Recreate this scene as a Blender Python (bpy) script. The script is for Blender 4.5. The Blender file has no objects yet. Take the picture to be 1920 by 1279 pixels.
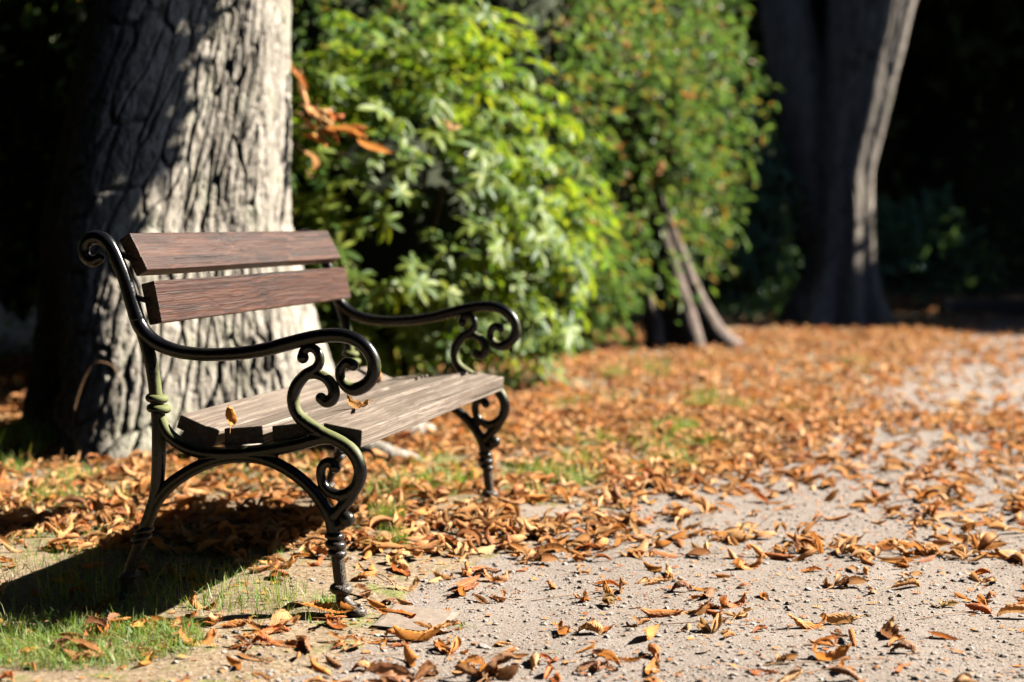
import bpy, bmesh, math, random
import numpy as np
from mathutils import Vector, Matrix, Quaternion

rng = np.random.default_rng(7)
random.seed(7)
scene = bpy.context.scene
COL = scene.collection
R = math.radians

# ------------------------------------------------------------------ camera
cam_d = bpy.data.cameras.new("camera")
cam = bpy.data.objects.new("camera", cam_d)
COL.objects.link(cam)
cam.location = (0, 0, 0.96)
cam.rotation_euler = (R(90 - 4.175), 0, 0)
cam_d.sensor_width = 36
cam_d.lens = 56.25
cam_d.clip_end = 1000
cam_d.dof.use_dof = True
cam_d.dof.focus_distance = 4.08
cam_d.dof.aperture_fstop = 1.75
scene.camera = cam

# ------------------------------------------------------------------ light
SUN_AZ, SUN_EL = 16.0, 37.0            # azimuth counted from +X towards +Y
SUN = Vector((math.cos(R(SUN_AZ)) * math.cos(R(SUN_EL)), math.sin(R(SUN_AZ)) * math.cos(R(SUN_EL)), math.sin(R(SUN_EL))))
world = bpy.data.worlds.new("World")
scene.world = world
world.use_nodes = True
wn = world.node_tree
sky = wn.nodes.new("ShaderNodeTexSky")
sky.sky_type = 'NISHITA'
sky.sun_disc = False
sky.air_density = 0.6
sky.dust_density = 0.3
sky.sun_elevation = R(SUN_EL)
sky.sun_rotation = R(90 - SUN_AZ)
wn.links.new(sky.outputs[0], wn.nodes["Background"].inputs[0])
wn.nodes["Background"].inputs[1].default_value = 0.05
sun_d = bpy.data.lights.new("sun", 'SUN')
sun_d.energy = 5.0
sun_d.angle = R(0.53)
sun_d.color = (1.0, 0.93, 0.82)
sun = bpy.data.objects.new("sun", sun_d)
COL.objects.link(sun)
sun.rotation_euler = SUN.to_track_quat('Z', 'Y').to_euler()
vs = scene.view_settings
vs.view_transform = 'Standard'
vs.look = 'None'
vs.gamma = 1
vs.use_curve_mapping = False
vs.exposure = 2.1
scene.cycles.diffuse_bounces = 0
scene.cycles.max_bounces = 6

# ------------------------------------------------------------------ noise
def _h(i, j, k, s=0):
    n = (i * 374761393 + j * 668265263 + k * 2147483647 + s * 974711) & 0xffffffff
    n = ((n ^ (n >> 13)) * 1274126177) & 0xffffffff
    n = ((n ^ (n >> 16)) * 2246822519) & 0xffffffff
    return ((n ^ (n >> 15)) & 0xffffff) / float(0xffffff)

def vnoise(x, y, z=0.0, s=0):
    x, y, z = np.broadcast_arrays(np.asarray(x, float), np.asarray(y, float), np.asarray(z, float))
    i, j, k = np.floor(x).astype(np.int64), np.floor(y).astype(np.int64), np.floor(z).astype(np.int64)
    fx, fy, fz = x - i, y - j, z - k
    fx, fy, fz = [t * t * t * (t * (t * 6 - 15) + 10) for t in (fx, fy, fz)]
    r = 0
    for a in (0, 1):
        for b in (0, 1):
            for c in (0, 1):
                r = r + _h(i + a, j + b, k + c, s) * (fx if a else 1 - fx) * (fy if b else 1 - fy) * (fz if c else 1 - fz)
    return r * 2 - 1

def fbm(x, y, z=0.0, o=4, s=0):
    r = 0
    a = 0.5
    for n in range(o):
        r = r + a * vnoise(np.asarray(x) * 2 ** n, np.asarray(y) * 2 ** n, np.asarray(z) * 2 ** n, s + n)
        a *= 0.5
    return r

def voronoi2(x, y, s=0):
    i, j = np.floor(x).astype(np.int64), np.floor(y).astype(np.int64)
    d1 = np.full(x.shape, 9.0)
    d2 = np.full(x.shape, 9.0)
    for a in (-1, 0, 1):
        for b in (-1, 0, 1):
            cx = i + a + _h(i + a, j + b, 0 * i, s)
            cy = j + b + _h(i + a, j + b, 0 * i + 1, s)
            d = np.hypot(cx - x, cy - y)
            d2 = np.minimum(d2, np.maximum(d, d1))
            d1 = np.minimum(d1, d)
    return d1, d2

def sstep(a, b, x):
    t = np.clip((x - a) / (b - a), 0, 1)
    return t * t * (3 - 2 * t)

# ------------------------------------------------------------------ object helpers
def raw_mesh(name, verts, faces, smooth=True, uv=None, col=None):
    """verts (n,3), faces (m,k) all with the same k"""
    verts = np.ascontiguousarray(verts, np.float32)
    faces = np.ascontiguousarray(faces, np.int32)
    m = bpy.data.meshes.new(name)
    k = faces.shape[1]
    m.vertices.add(len(verts))
    m.vertices.foreach_set("co", verts.ravel())
    m.loops.add(faces.size)
    m.loops.foreach_set("vertex_index", faces.ravel())
    m.polygons.add(len(faces))
    m.polygons.foreach_set("loop_start", np.arange(len(faces), dtype=np.int32) * k)
    m.polygons.foreach_set("loop_total", np.full(len(faces), k, np.int32))
    m.polygons.foreach_set("use_smooth", np.full(len(faces), smooth))
    if uv is not None:
        l = m.uv_layers.new(name="UVMap")
        l.data.foreach_set("uv", np.ascontiguousarray(uv[faces.ravel()], np.float32).ravel())
    if col is not None:
        a = m.attributes.new("tint", 'FLOAT', 'POINT')
        a.data.foreach_set("value", np.ascontiguousarray(col, np.float32))
    m.update()
    m.validate()
    return m

def add(name, mesh, mat=None, parent=None, loc=None, rot=None):
    o = bpy.data.objects.new(name, mesh)
    COL.objects.link(o)
    if mat is not None and len(mesh.materials) == 0:
        mesh.materials.append(mat)
    if parent is not None:
        o.parent = parent
    if loc is not None:
        o.location = loc
    if rot is not None:
        o.rotation_euler = rot
    return o

def empty(name, loc=(0, 0, 0), rz=0):
    o = bpy.data.objects.new(name, None)
    COL.objects.link(o)
    o.location = loc
    o.rotation_euler = (0, 0, rz)
    o.empty_display_size = 0.1
    return o

def tag(o, label=None, cat=None, group=None, kind=None):
    if label: o["label"] = label
    if cat: o["category"] = cat
    if group: o["group"] = group
    if kind: o["kind"] = kind
    return o

def grid_faces(nu, nv, wrap=False):
    """vertex index = i*nv + j ; i in nu, j in nv (wrap in j)"""
    i = np.arange(nu - 1)[:, None]
    j = np.arange(nv if wrap else nv - 1)[None, :]
    j2 = (j + 1) % nv
    f = np.stack([i * nv + j, i * nv + j2, (i + 1) * nv + j2, (i + 1) * nv + j], -1)
    return f.reshape(-1, 4)

def catmull(P, n=6):
    P = np.asarray(P, float)
    Q = np.vstack([2 * P[0] - P[1], P, 2 * P[-1] - P[-2]])
    out = []
    for i in range(1, len(Q) - 2):
        for t in np.linspace(0, 1, n, endpoint=False):
            a, b, c, d = Q[i - 1], Q[i], Q[i + 1], Q[i + 2]
            out.append(0.5 * (2 * b + (c - a) * t + (2 * a - 5 * b + 4 * c - d) * t * t + (3 * b - a - 3 * c + d) * t ** 3))
    out.append(P[-1])
    return np.array(out)

def tube(pts, rad, seg=12, side=None, flat=1.0, cap=True):
    """swept tube; pts (n,3); returns verts, quads (ends closed by shrinking rings)"""
    pts = np.asarray(pts, float)
    rad = np.broadcast_to(np.asarray(rad, float), (len(pts),)).copy()
    T = np.gradient(pts, axis=0)
    T /= np.linalg.norm(T, axis=1)[:, None] + 1e-9
    if cap:
        a, b = [], []
        for k in (1.0, 0.8, 0.45, 0.02):
            c = math.sqrt(max(0, 1 - k * k)) if k < 1 else 0
            if k < 1:
                a.append((pts[0] - T[0] * rad[0] * c, T[0], rad[0] * k))
                b.append((pts[-1] + T[-1] * rad[-1] * c, T[-1], rad[-1] * k))
        a = a[::-1]
        pts = np.vstack([[q[0] for q in a], pts, [q[0] for q in b]])
        T = np.vstack([[q[1] for q in a], T, [q[1] for q in b]])
        rad = np.concatenate([[q[2] for q in a], rad, [q[2] for q in b]])
    if side is not None:
        B = np.broadcast_to(np.asarray(side, float), T.shape)
        N = np.cross(B, T)
        N /= np.linalg.norm(N, axis=1)[:, None] + 1e-9
    else:
        N = np.zeros_like(T)
        ref = np.array([0, 0, 1.0]) if abs(T[0][2]) < 0.9 else np.array([1.0, 0, 0])
        n = ref - T[0] * (ref @ T[0])
        for i in range(len(T)):
            n = n - T[i] * (n @ T[i])
            n /= np.linalg.norm(n) + 1e-9
            N[i] = n
        B = np.cross(T, N)
    th = np.linspace(0, 2 * math.pi, seg, endpoint=False)
    V = pts[:, None, :] + rad[:, None, None] * (np.cos(th)[None, :, None] * N[:, None, :] + flat * np.sin(th)[None, :, None] * B[:, None, :])
    return V.reshape(-1, 3), grid_faces(len(pts), seg, True)

def join(parts):
    vs_, fs_, n = [], [], 0
    for v, f in parts:
        vs_.append(v)
        fs_.append(f + n)
        n += len(v)
    return np.vstack(vs_), np.vstack(fs_)

def lathe(prof, seg=20, axis_pts=None):
    """prof list (r,z) -> verts, quads round the z axis"""
    prof = np.asarray(prof, float)
    th = np.linspace(0, 2 * math.pi, seg, endpoint=False)
    V = np.stack([prof[:, 0][:, None] * np.cos(th), prof[:, 0][:, None] * np.sin(th), np.repeat(prof[:, 1][:, None], seg, 1)], -1)
    return V.reshape(-1, 3), grid_faces(len(prof), seg, True)

def ball(c, r, seg=16, sx=1, sy=1, sz=1):
    a = np.linspace(-math.pi / 2, math.pi / 2, 10)
    v, f = lathe(np.stack([np.maximum(np.cos(a), 0.02), np.sin(a)], -1), seg)
    return v * np.array([r * sx, r * sy, r * sz]) + np.asarray(c), f

def remeshed(name, parts, voxel, smooth_it=2):
    """one continuous casting out of crossing tubes"""
    v, f = join(parts)
    m = raw_mesh(name + "_src", v, f)
    o = bpy.data.objects.new(name + "_src", m)
    COL.objects.link(o)
    md = o.modifiers.new("r", 'REMESH')
    md.mode = 'VOXEL'
    md.voxel_size = voxel
    md.use_smooth_shade = True
    if smooth_it:
        s = o.modifiers.new("s", 'SMOOTH')
        s.iterations = smooth_it
        s.factor = 0.5
    dg = bpy.context.evaluated_depsgraph_get()
    me = bpy.data.meshes.new_from_object(o.evaluated_get(dg))
    me.name = name
    bpy.data.objects.remove(o)
    bpy.data.meshes.remove(m)
    me.polygons.foreach_set("use_smooth", np.full(len(me.polygons), True))
    return me

# ------------------------------------------------------------------ material helper
class NT:
    def __init__(s, name):
        s.m = bpy.data.materials.new(name)
        s.m.use_nodes = True
        s.t = s.m.node_tree
        s.b = s.t.nodes["Principled BSDF"]
        s.out = s.t.nodes["Material Output"]
    def n(s, typ, **kw):
        nd = s.t.nodes.new(typ)
        for k, v in kw.items():
            setattr(nd, k, v)
        return nd
    def l(s, a, b):
        s.t.links.new(a, b)
    def val(s, sock, v):
        if hasattr(v, "links"):
            s.l(v, sock)
        else:
            sock.default_value = v
    def coord(s, kind="Object", scale=(1, 1, 1), loc=(0, 0, 0), rot=(0, 0, 0)):
        tc = s.n("ShaderNodeTexCoord")
        mp = s.n("ShaderNodeMapping")
        mp.inputs["Scale"].default_value = scale
        mp.inputs["Location"].default_value = loc
        mp.inputs["Rotation"].default_value = rot
        s.l(tc.outputs[kind], mp.inputs[0])
        return mp.outputs[0]
    def noise(s, vec, scale=5, detail=5, rough=0.55, dist=0.0):
        nd = s.n("ShaderNodeTexNoise")
        s.l(vec, nd.inputs["Vector"])
        nd.inputs["Scale"].default_value = scale
        nd.inputs["Detail"].default_value = detail
        nd.inputs["Roughness"].default_value = rough
        nd.inputs["Distortion"].default_value = dist
        return nd.outputs["Fac"]
    def ramp(s, fac, stops, interp='LINEAR'):
        r = s.n("ShaderNodeValToRGB")
        r.color_ramp.interpolation = interp
        e = r.color_ramp.elements
        while len(e) < len(stops):
            e.new(0.5)
        for q, (p, c) in zip(e, stops):
            q.position = p
            q.color = tuple(c) + (1,) if len(c) == 3 else c
        s.l(fac, r.inputs[0])
        return r.outputs[0]
    def mix(s, fac, a, b, mode='MIX'):
        m = s.n("ShaderNodeMix", data_type='RGBA', blend_type=mode)
        s.val(m.inputs[0], fac)
        for sock, v in ((m.inputs[6], a), (m.inputs[7], b)):
            if hasattr(v, "links"):
                s.l(v, sock)
            else:
                sock.default_value = tuple(v) + (1,)
        return m.outputs[2]
    def math(s, op, a, b=0.0, clamp=False):
        m = s.n("ShaderNodeMath", operation=op, use_clamp=clamp)
        s.val(m.inputs[0], a)
        s.val(m.inputs[1], b)
        return m.outputs[0]
    def mrange(s, v, a, b, c=0.0, d=1.0, smooth=True):
        m = s.n("ShaderNodeMapRange", interpolation_type='SMOOTHSTEP' if smooth else 'LINEAR')
        s.l(v, m.inputs[0])
        for i, q in enumerate((a, b, c, d)):
            m.inputs[i + 1].default_value = q
        return m.outputs[0]
    def bump(s, h, dist=0.002, strength=1.0, prev=None):
        b = s.n("ShaderNodeBump")
        b.inputs["Strength"].default_value = strength
        b.inputs["Distance"].default_value = dist
        s.l(h, b.inputs["Height"])
        if prev is not None:
            s.l(prev, b.inputs["Normal"])
        s.l(b.outputs[0], s.b.inputs["Normal"])
        return b.outputs[0]
    def base(s, c, rough=0.6, spec=0.5):
        s.val(s.b.inputs["Base Color"], c if hasattr(c, "links") else tuple(c) + (1,))
        s.val(s.b.inputs["Roughness"], rough)
        s.b.inputs["Specular IOR Level"].default_value = spec
    def translucent(s, c, fac=0.3, normal=None):
        t = s.n("ShaderNodeBsdfTranslucent")
        s.val(t.inputs[0], c if hasattr(c, "links") else tuple(c) + (1,))
        mx = s.n("ShaderNodeMixShader")
        mx.inputs[0].default_value = fac
        s.l(s.b.outputs[0], mx.inputs[1])
        s.l(t.outputs[0], mx.inputs[2])
        s.l(mx.outputs[0], s.out.inputs[0])

def mat_iron():
    k = NT("black_painted_iron")
    co = k.coord("Object")
    n1 = k.noise(co, 9, 5, 0.6)
    n2 = k.noise(co, 300, 3, 0.6)
    tc = k.n("ShaderNodeTexCoord")
    sx = k.n("ShaderNodeSeparateXYZ")
    k.l(tc.outputs["Object"], sx.inputs[0])
    sn = k.n("ShaderNodeSeparateXYZ")
    k.l(tc.outputs["Normal"], sn.inputs[0])
    base = k.mix(k.mrange(n1, 0.45, 0.75), (0.004, 0.004, 0.006), (0.009, 0.0085, 0.009))
    # film of green algae on the shelves of the casting at seat height
    band = k.math('MULTIPLY', k.mrange(sx.outputs[2], 0.36, 0.43), k.mrange(sx.outputs[2], 0.66, 0.55))
    face = k.math('ADD', k.math('MULTIPLY', sn.outputs[2], 0.75), k.math('MULTIPLY', sn.outputs[0], 0.65))
    alg = k.math('MULTIPLY', band, k.mrange(k.math('ADD', face, k.math('MULTIPLY', k.math('SUBTRACT', n1, 0.5), 1.6)), 0.35, 0.75))
    base = k.mix(k.math('MULTIPLY', alg, 0.85), base, (0.13, 0.14, 0.045))
    low = k.math('MULTIPLY', k.mrange(sx.outputs[2], 0.46, 0.25), k.mrange(n1, 0.35, 0.7))
    base = k.mix(k.math('MULTIPLY', low, 0.25), base, (0.075, 0.07, 0.035))
    dust = k.math('MULTIPLY', k.mrange(sx.outputs[2], 0.24, 0.05), k.mrange(n2, 0.4, 0.62))
    base = k.mix(k.math('MULTIPLY', dust, 0.75), base, (0.19, 0.15, 0.12))
    rough = k.math('ADD', k.math('MULTIPLY', n1, 0.34), 0.10)
    rough = k.math('ADD', rough, k.math('MULTIPLY', k.math('ADD', alg, dust), 0.4), True)
    k.base(base, rough, 0.32)
    n5 = k.noise(co, 70, 4, 0.6)
    b = k.bump(n1, 0.004, 0.45)
    b = k.bump(n5, 0.0012, 0.5, b)
    k.bump(n2, 0.0006, 0.6, b)
    return k.m

def mat_wood(name, dark, mid, light, rough=0.6, contrast=1.0, gloss=0.4):
    k = NT(name)
    oi = k.n("ShaderNodeObjectInfo")
    tc = k.n("ShaderNodeTexCoord")
    ad = k.n("ShaderNodeVectorMath", operation='ADD')
    sc = k.n("ShaderNodeVectorMath", operation='SCALE')
    cb = k.n("ShaderNodeCombineXYZ")
    k.l(oi.outputs["Random"], cb.inputs[0])
    k.l(oi.outputs["Random"], cb.inputs[1])
    k.l(oi.outputs["Random"], cb.inputs[2])
    k.l(cb.outputs[0], sc.inputs[0])
    sc.inputs[3].default_value = 17.0
    k.l(tc.outputs["Object"], ad.inputs[0])
    k.l(sc.outputs[0], ad.inputs[1])
    def mp(scale):
        m = k.n("ShaderNodeMapping")
        m.inputs["Scale"].default_value = scale
        k.l(ad.outputs[0], m.inputs[0])
        return m.outputs[0]
    warp = k.noise(mp((5, 1.6, 5)), 1.0, 3, 0.5)
    # growth rings drawn out along the board
    v = k.n("ShaderNodeVectorMath", operation='ADD')
    c2 = k.n("ShaderNodeCombineXYZ")
    k.l(k.math('MULTIPLY', warp, 3.2), c2.inputs[0])
    k.l(k.math('MULTIPLY', warp, 2.0), c2.inputs[2])
    k.l(mp((26, 0.55, 26)), v.inputs[0])
    k.l(c2.outputs[0], v.inputs[1])
    rings = k.noise(v.outputs[0], 2.2, 4, 0.62, 0.3)
    vv = k.n("ShaderNodeVectorMath", operation='ADD')
    k.l(mp((120, 1.1, 120)), vv.inputs[0])
    sc2 = k.n("ShaderNodeVectorMath", operation='SCALE')
    k.l(c2.outputs[0], sc2.inputs[0])
    sc2.inputs[3].default_value = 3.5
    k.l(sc2.outputs[0], vv.inputs[1])
    v2 = vv.outputs[0]
    fine = k.noise(mp((260, 5, 260)), 1.0, 3, 0.6)
    blotch = k.noise(mp((7, 2.2, 7)), 1.0, 4, 0.6)
    lines_ = k.noise(v2, 1.0, 3, 0.65)
    c = k.ramp(rings, [(0.34, dark), (0.5, mid), (0.64, light)])
    c = k.mix(k.mrange(lines_, 0.44, 0.58, 0.0, 0.75 * contrast), c, dark)
    c = k.mix(k.mrange(fine, 0.4, 0.6, 0.0, 0.5 * contrast), c, dark)
    c = k.mix(k.mrange(blotch, 0.42, 0.75, 0.0, 0.5), c, mid)
    crack = k.noise(mp((70, 0.9, 70)), 1.0, 2, 0.5)
    ck = k.mrange(crack, 0.665, 0.70)
    c = k.mix(k.math('MULTIPLY', ck, 0.8), c, tuple(0.25 * q for q in dark))
    k.base(c, k.math('ADD', k.math('MULTIPLY', fine, 0.25), rough - 0.12), gloss)
    b = k.bump(rings, 0.004, 0.4)
    b = k.bump(lines_, 0.0035, -0.9 if False else 0.8, b)
    b = k.bump(fine, 0.0015, 0.7, b)
    k.bump(k.math('MULTIPLY', ck, -1.0), 0.003, 0.8, b)
    return k.m

LEAF_COL = {"tan": (0.66, 0.325, 0.125), "orange": (0.66, 0.25, 0.055), "russet": (0.55, 0.165, 0.045),
            "brown": (0.33, 0.15, 0.07), "pale": (0.70, 0.42, 0.19), "yellow": (0.62, 0.36, 0.09)}

def mat_leaf(name, mode):
    k = NT(name)
    uv = k.n("ShaderNodeTexCoord").outputs["UV"]
    if mode == "object":
        base = k.n("ShaderNodeObjectInfo").outputs["Color"]
        rnd = k.n("ShaderNodeObjectInfo").outputs["Random"]
    else:
        at = k.n("ShaderNodeAttribute", attribute_name="tint").outputs["Fac"]
        rnd = at
        L = LEAF_COL
        base = k.ramp(at, [(0.0, L["brown"]), (0.10, L["russet"]), (0.25, L["tan"]), (0.5, L["orange"]), (0.66, L["tan"]), (0.82, L["pale"]), (0.985, L["tan"]), (1.0, L["yellow"])])
    s = k.n("ShaderNodeSeparateXYZ")
    k.l(uv, s.inputs[0])
    av = k.math('ABSOLUTE', k.math('SUBTRACT', s.outputs[1], 0.5))
    ch = k.math('SUBTRACT', k.math('MULTIPLY', s.outputs[0], 11.0), k.math('MULTIPLY', av, 9.0))
    vein = k.math('SINE', k.math('MULTIPLY', ch, 6.283))
    mid = k.mrange(av, 0.0, 0.05, 1.0, 0.0)
    co = k.coord("Object")
    n = k.noise(co, 45, 4, 0.6)
    n2 = k.noise(co, 12, 3, 0.6)
    c = k.mix(k.mrange(n, 0.35, 0.7, 0.0, 0.6), base, k.mix(0.35, base, (0.12, 0.04, 0.015)))
    c = k.mix(k.mrange(n2, 0.5, 0.75, 0.0, 0.4), c, (0.66, 0.42, 0.20))
    c = k.mix(k.mrange(vein, 0.3, 1.0, 0.0, 0.28), c, k.mix(0.5, base, (0.16, 0.06, 0.02)))
    c = k.mix(k.math('MULTIPLY', mid, 0.5), c, (0.58, 0.36, 0.17))
    k.base(c, 0.62, 0.3)
    b = k.bump(vein, 0.0015, 0.5)
    k.bump(n, 0.002, 0.4, b)
    k.translucent(c, 0.30)
    return k.m

def mat_green(name, cols, trans=0.35, rough=0.4, spec=0.5, tcol=None):
    k = NT(name)
    g = k.n("ShaderNodeNewGeometry").outputs["Random Per Island"]
    if name.endswith("single"):
        g = k.n("ShaderNodeObjectInfo").outputs["Random"]
    n = len(cols)
    c = k.ramp(g, [(i / (n - 1), q) for i, q in enumerate(cols)])
    k.base(c, rough, spec)
    t = k.mix(1.0, c, tcol or (1.5, 1.35, 0.5), 'MULTIPLY')
    k.translucent(t, trans)
    return k.m

def mat_bark(name, dark, mid, light, green, scale=1.0, depth=0.004):
    k = NT(name)
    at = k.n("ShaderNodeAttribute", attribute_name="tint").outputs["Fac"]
    co = k.coord("Object", (1, 1, 0.35))
    c1 = k.coord("Object")
    n1 = k.noise(co, 28 * scale, 6, 0.65)
    n2 = k.noise(c1, 4.5 * scale, 4, 0.6)
    n3 = k.noise(c1, 120 * scale, 4, 0.65)
    c = k.ramp(n1, [(0.28, dark), (0.5, mid), (0.72, light)])
    c = k.mix(k.mrange(n2, 0.5, 0.68, 0.0, 0.55), c, green)
    c = k.mix(k.mrange(n3, 0.5, 0.75, 0.0, 0.4), c, light)
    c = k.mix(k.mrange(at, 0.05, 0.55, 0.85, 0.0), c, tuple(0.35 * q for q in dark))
    k.base(c, 0.88, 0.2)
    b = k.bump(n1, depth * 2, 0.7)
    b = k.bump(n3, depth, 0.6, b)
    vo = k.n("ShaderNodeTexVoronoi", feature='DISTANCE_TO_EDGE')
    mx = k.n("ShaderNodeVectorMath", operation='ADD')
    cw = k.n("ShaderNodeCombineXYZ")
    k.l(k.math('MULTIPLY', n2, 0.12), cw.inputs[0])
    k.l(k.math('MULTIPLY', n1, 0.05), cw.inputs[1])
    k.l(co, mx.inputs[0])
    k.l(cw.outputs[0], mx.inputs[1])
    k.l(mx.outputs[0], vo.inputs["Vector"])
    vo.inputs["Scale"].default_value = 26 * scale
    k.bump(k.mrange(vo.outputs["Distance"], 0.0, 0.10), depth * 1.2, 0.8, b)
    return k.m

def mat_soil():
    k = NT("verge_soil")
    c0 = k.coord("Object")
    n1 = k.noise(c0, 1.7, 5, 0.6)
    n2 = k.noise(c0, 60, 6, 0.7)
    n3 = k.noise(c0, 9, 5, 0.65)
    c = k.ramp(n2, [(0.3, (0.10, 0.07, 0.045)), (0.5, (0.21, 0.155, 0.10)), (0.7, (0.34, 0.265, 0.185))])
    moss = k.math('MULTIPLY', k.mrange(n3, 0.5, 0.62), k.mrange(n1, 0.42, 0.58))
    c = k.mix(k.math('MULTIPLY', moss, 0.8), c, k.ramp(n2, [(0.3, (0.07, 0.09, 0.018)), (0.7, (0.20, 0.22, 0.06))]))
    k.base(c, 0.95, 0.15)
    b = k.bump(n3, 0.02, 0.5)
    k.bump(n2, 0.008, 0.9, b)
    return k.m

def mat_gravel():
    k = NT("path_gravel")
    c0 = k.coord("Object")
    n1 = k.noise(c0, 2.3, 5, 0.6)
    n2 = k.noise(c0, 140, 5, 0.7)
    n3 = k.noise(c0, 420, 3, 0.7)
    vo = k.n("ShaderNodeTexVoronoi", feature='F1')
    k.l(c0, vo.inputs["Vector"])
    vo.inputs["Scale"].default_value = 240
    c = k.ramp(n2, [(0.28, (0.095, 0.073, 0.057)), (0.5, (0.182, 0.148, 0.122)), (0.72, (0.285, 0.243, 0.208))])
    c = k.mix(k.mrange(n1, 0.42, 0.66, 0.0, 0.55), c, k.ramp(n3, [(0.3, (0.15, 0.122, 0.104)), (0.7, (0.28, 0.243, 0.22))]))
    hs = k.n("ShaderNodeSeparateColor")
    k.l(vo.outputs["Color"], hs.inputs[0])
    c = k.mix(k.mrange(hs.outputs[0], 0.55, 0.95, 0.0, 0.35), c, (0.40, 0.36, 0.335))
    k.base(c, 0.92, 0.2)
    b = k.bump(vo.outputs["Distance"], 0.002, 0.5)
    b = k.bump(n2, 0.0045, 0.8, b)
    k.bump(n3, 0.002, 0.7, b)
    return k.m

def mat_simple(name, stops, scale=20, rough=0.8, island=False, spec=0.3, bump=0.001):
    k = NT(name)
    n = k.noise(k.coord("Object"), scale, 5, 0.6)
    f = k.n("ShaderNodeNewGeometry").outputs["Random Per Island"] if island else n
    m = len(stops)
    k.base(k.ramp(f, [(i / (m - 1), q) for i, q in enumerate(stops)]), rough, spec)
    if bump:
        k.bump(n, bump, 0.6)
    return k.m

IRON = mat_iron()
SEATWOOD = mat_wood("weathered_seat_wood", (0.08, 0.058, 0.043), (0.18, 0.142, 0.112), (0.265, 0.22, 0.18), 0.62, 1.0, 0.35)
BACKWOOD = mat_wood("brown_stained_wood", (0.014, 0.0055, 0.0035), (0.056, 0.0195, 0.0105), (0.098, 0.043, 0.026), 0.42, 0.8, 0.5)
SOIL = mat_soil()
GRAVEL = mat_gravel()
LEAF1 = mat_leaf("dead_leaf_single", "object")
LEAFN = mat_leaf("dead_leaf_mass", "attr")
BARK = mat_bark("chestnut_bark", (0.10, 0.084, 0.066), (0.27, 0.24, 0.20), (0.46, 0.425, 0.37), (0.25, 0.25, 0.18))
BARK2 = mat_bark("dark_smooth_bark", (0.10, 0.083, 0.068), (0.21, 0.178, 0.148), (0.31, 0.268, 0.228), (0.16, 0.155, 0.11), 0.6, 0.003)
RHODO = mat_green("rhododendron_leaf", [(0.045, 0.11, 0.022), (0.09, 0.18, 0.03), (0.22, 0.29, 0.036), (0.085, 0.17, 0.03), (0.28, 0.33, 0.042)], 0.48, 0.5, 0.35)
RHODO1 = mat_green("rhododendron_leaf_single", [(0.06, 0.14, 0.025), (0.21, 0.28, 0.036), (0.10, 0.18, 0.03), (0.28, 0.33, 0.042)], 0.48, 0.5, 0.35)
YEW = mat_green("yew_needles", [(0.05, 0.11, 0.04), (0.10, 0.18, 0.05), (0.16, 0.225, 0.05), (0.07, 0.135, 0.055), (0.12, 0.19, 0.05), (0.30, 0.16, 0.05)], 0.42, 0.5, 0.5, (1.25, 1.3, 0.7))
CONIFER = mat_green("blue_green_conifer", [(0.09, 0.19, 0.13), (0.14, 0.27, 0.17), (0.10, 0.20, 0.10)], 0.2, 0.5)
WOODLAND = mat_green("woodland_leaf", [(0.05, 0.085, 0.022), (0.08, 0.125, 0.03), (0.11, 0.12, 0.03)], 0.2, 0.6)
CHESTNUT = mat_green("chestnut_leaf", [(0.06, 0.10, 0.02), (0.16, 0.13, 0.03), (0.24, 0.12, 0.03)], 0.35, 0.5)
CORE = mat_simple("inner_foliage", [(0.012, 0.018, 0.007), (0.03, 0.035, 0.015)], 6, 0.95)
GRASS = mat_green("grass_blade", [(0.08, 0.18, 0.03), (0.14, 0.27, 0.05), (0.24, 0.32, 0.08), (0.11, 0.23, 0.04), (0.42, 0.36, 0.19)], 0.35, 0.5)
STONE = mat_simple("concrete_slab", [(0.09, 0.07, 0.055), (0.19, 0.15, 0.12), (0.28, 0.235, 0.195)], 38, 0.9, bump=0.004)
PEBBLE = mat_simple("pebble", [(0.12, 0.092, 0.074), (0.23, 0.185, 0.155), (0.29, 0.245, 0.215), (0.19, 0.163, 0.145), (0.37, 0.335, 0.305)], 90, 0.85, True, bump=0.001)
TWIG = mat_simple("dry_twig", [(0.22, 0.12, 0.06), (0.42, 0.26, 0.14)], 60, 0.8)

# ------------------------------------------------------------------ terrain
EDGE_Y = [0, 2.5, 3.3, 3.9, 4.3, 4.7, 5.3, 6.0, 7.6, 10.3, 13, 20, 60]
EDGE_X = [-1.6, -0.74, -0.54, -0.34, -0.30, -0.12, 0.22, 0.70, 1.42, 2.40, 3.35, 6.0, 24]
PATH_W = 4.0

def edge_x(y):
    return np.interp(y, EDGE_Y, EDGE_X)

def gz(x, y):
    x = np.asarray(x, float)
    y = np.asarray(y, float)
    d = x - edge_x(y)
    base = 0.012 * fbm(x * 1.3 + 4.1, y * 1.3, 0, 3, 3) + 0.006 * fbm(x * 6, y * 6, 0, 3, 5)
    rise = 0.012 - 0.03 * sstep(-0.25, 0.35, d)
    far = 0.03 * fbm(x * 0.2, y * 0.2, 0, 2, 9)
    return base + rise + far * sstep(7, 20, np.hypot(x, y)) - 0.008

def path_lift(x, y):
    d = np.minimum(x - edge_x(y), edge_x(y) + PATH_W - x)
    d = d + 0.10 * fbm(x * 3.1, y * 3.1, 0, 3, 21)
    return -0.020 + 0.026 * sstep(-0.14, 0.16, d)

def pz(x, y):
    return gz(x, y) + path_lift(x, y) + 0.0022 * fbm(x * 28, y * 28, 0, 3, 33)

def top_z(x, y):
    return np.maximum(gz(x, y), pz(x, y))

def lines(a, b, step, far, n):
    core = np.arange(a, b + 1e-6, step)
    g = np.geomspace(step, far, n)
    return np.concatenate([a - g[::-1], core, b + g])

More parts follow.
